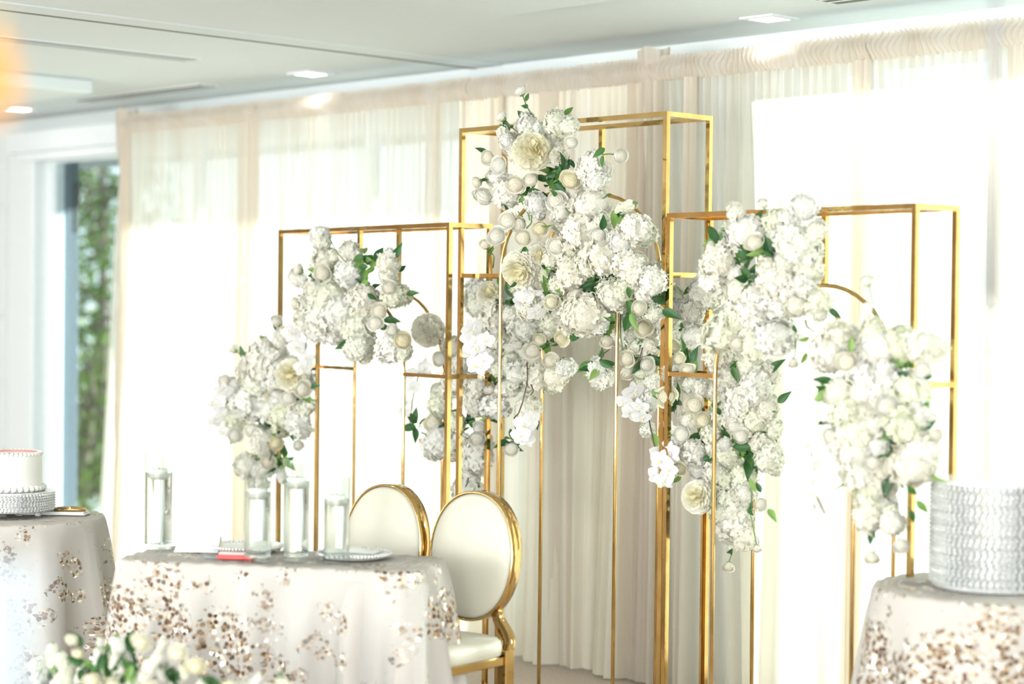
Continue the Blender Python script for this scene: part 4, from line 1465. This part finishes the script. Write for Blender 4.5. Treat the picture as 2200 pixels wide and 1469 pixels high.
B.face = floor_face
B.cream = 1.0
B.spec("""s 170 410 120;s 110 480 120;s 210 360 110;r 350 250 46;r 400 350 50;s 290 430 120;s 330 500 110;s 430 480 110;s 690 300 130;s 660 400 130;h 700 420 80;r 855 265 68;s 1010 290 80;r 1120 345 64;s 960 400 110;s 900 460 110;h 920 470 70;r 1255 440 66;s 1170 470 80;s 1010 480 100
r 500 540 70;r 640 570 66;r 930 600 60;h 820 540 70;s 540 360 80;g 440 470 60;g 800 470 60;g 1060 470 60;g 740 340 30;g 560 450 60;h 1120 560 60;h 300 560 80;h 150 580 80;r 1500 580 50;s 1700 540 70;r 1890 570 50;h 1300 600 60;h 1620 620 60;h 1780 620 60;g 1400 620 60;h 480 640 80;h 760 640 80;h 1000 660 80
s 560 280 70;g 220 520 50""", False, .15, .85)
for _ in range(90):      # leaves clothing the block down to the floor
    a_ = B.r.uniform(-.36, .30)
    P = B.c + Vector((a_, -.105 - B.r.uniform(0, .04), B.r.uniform(.05, zt - .1)))
    B.leaf(P, Vector((B.r.gauss(0, .8), -.5, B.r.gauss(-.3, .6))), B.r.uniform(.06, .1))

# ------------------------------------------------------------------ things hanging close to the camera, far out of focus
M_AMBER = emit_mat('amber_glow', (1.0, 0.42, 0.06), 1.3)
q = atD(-20, 172, 1.55)
hb = tag(empty('amber_bulb', (q.x, q.y, ZC)), 'blurred amber bulb hanging at the upper left edge close by', 'lamp')
dz = q.z - ZC
MB().tube([(0, 0, 0), (0, 0, dz + .045)], .0012, 6).build('cord', M_SLATE, hb)
MB().lathe([(.001, dz + .05), (.007, dz + .048), (.008, dz + .03)], 12).build('cap', GOLD, hb, True)
MB().lathe([(.008, dz + .03), (.014, dz + .015), (.017, dz - .004), (.013, dz - .022), (.001, dz - .03)], 16).build('bulb', M_AMBER, hb, True)
q = atD(2128, 660, 3.0)
hs = tag(empty('crystal_strand', (q.x, q.y, ZC)), 'blurred crystal strand hanging close at the right edge', 'ornament')
dz = q.z - ZC
MB().tube([(0, 0, 0), (0, 0, dz + .35), (0, 0, dz + .018)], [.003, .005, .013], 8).build('cord', M_SLATE, hs, True)
MB().lathe([(.0005, dz + .02), (.012, dz + .012), (.019, dz), (.012, dz - .014), (.0005, dz - .022)], 10).build('ball', M_ACRYL, hs)
for k in range(7):
    z = dz - .022 - .048 * k
    MB().lathe([(.0005, z), (.008, z - .012), (.010, z - .028), (.004, z - .042), (.0005, z - .047)], 8).build('drop', M_ACRYL, hs)
M_FROST = NT('frosted_glass')
_d = M_FROST.n('ShaderNodeBsdfDiffuse')
_d.inputs[0].default_value = (0.55, 0.62, 0.68, 1)
_t = M_FROST.n('ShaderNodeBsdfTransparent')
M_FROST = M_FROST.end(M_FROST.mix(0.22, _t, _d))
q = atD(-8, 1400, 1.75)
GT = (q.x - .22, q.y - .12, 0)
gt = tag(empty('guest_table', GT), 'guest table close to the camera below the lower left corner', 'table')
MB().lathe([(.01, .73), (.42, .73), (.42, .754), (.01, .754)], 40).build('table_top', M_LINEN, gt)
for k in range(4):
    a_ = k * PI / 2 + .4
    MB().tube([(.3 * math.cos(a_), .3 * math.sin(a_), 0), (.3 * math.cos(a_), .3 * math.sin(a_), .73)], .014, 8).build('leg', M_LEG, gt, True)
fv = tag(empty('frosted_vase', (q.x, q.y, .755)), 'blurred frosted glass vase close by at the lower left corner', 'vase')
MB().lathe([(.001, 0), (.05, 0), (.052, .004), (.034, .05), (.030, .35), (.038, .60), (.036, .60), (.028, .35), (.031, .05), (.001, .012)], 32).build('glass', M_FROST, fv, True)
MB().lathe([(.037, .598), (.0395, .603), (.037, .608), (.034, .603), (.037, .598)], 32).build('rim', M_FROST, fv, True)
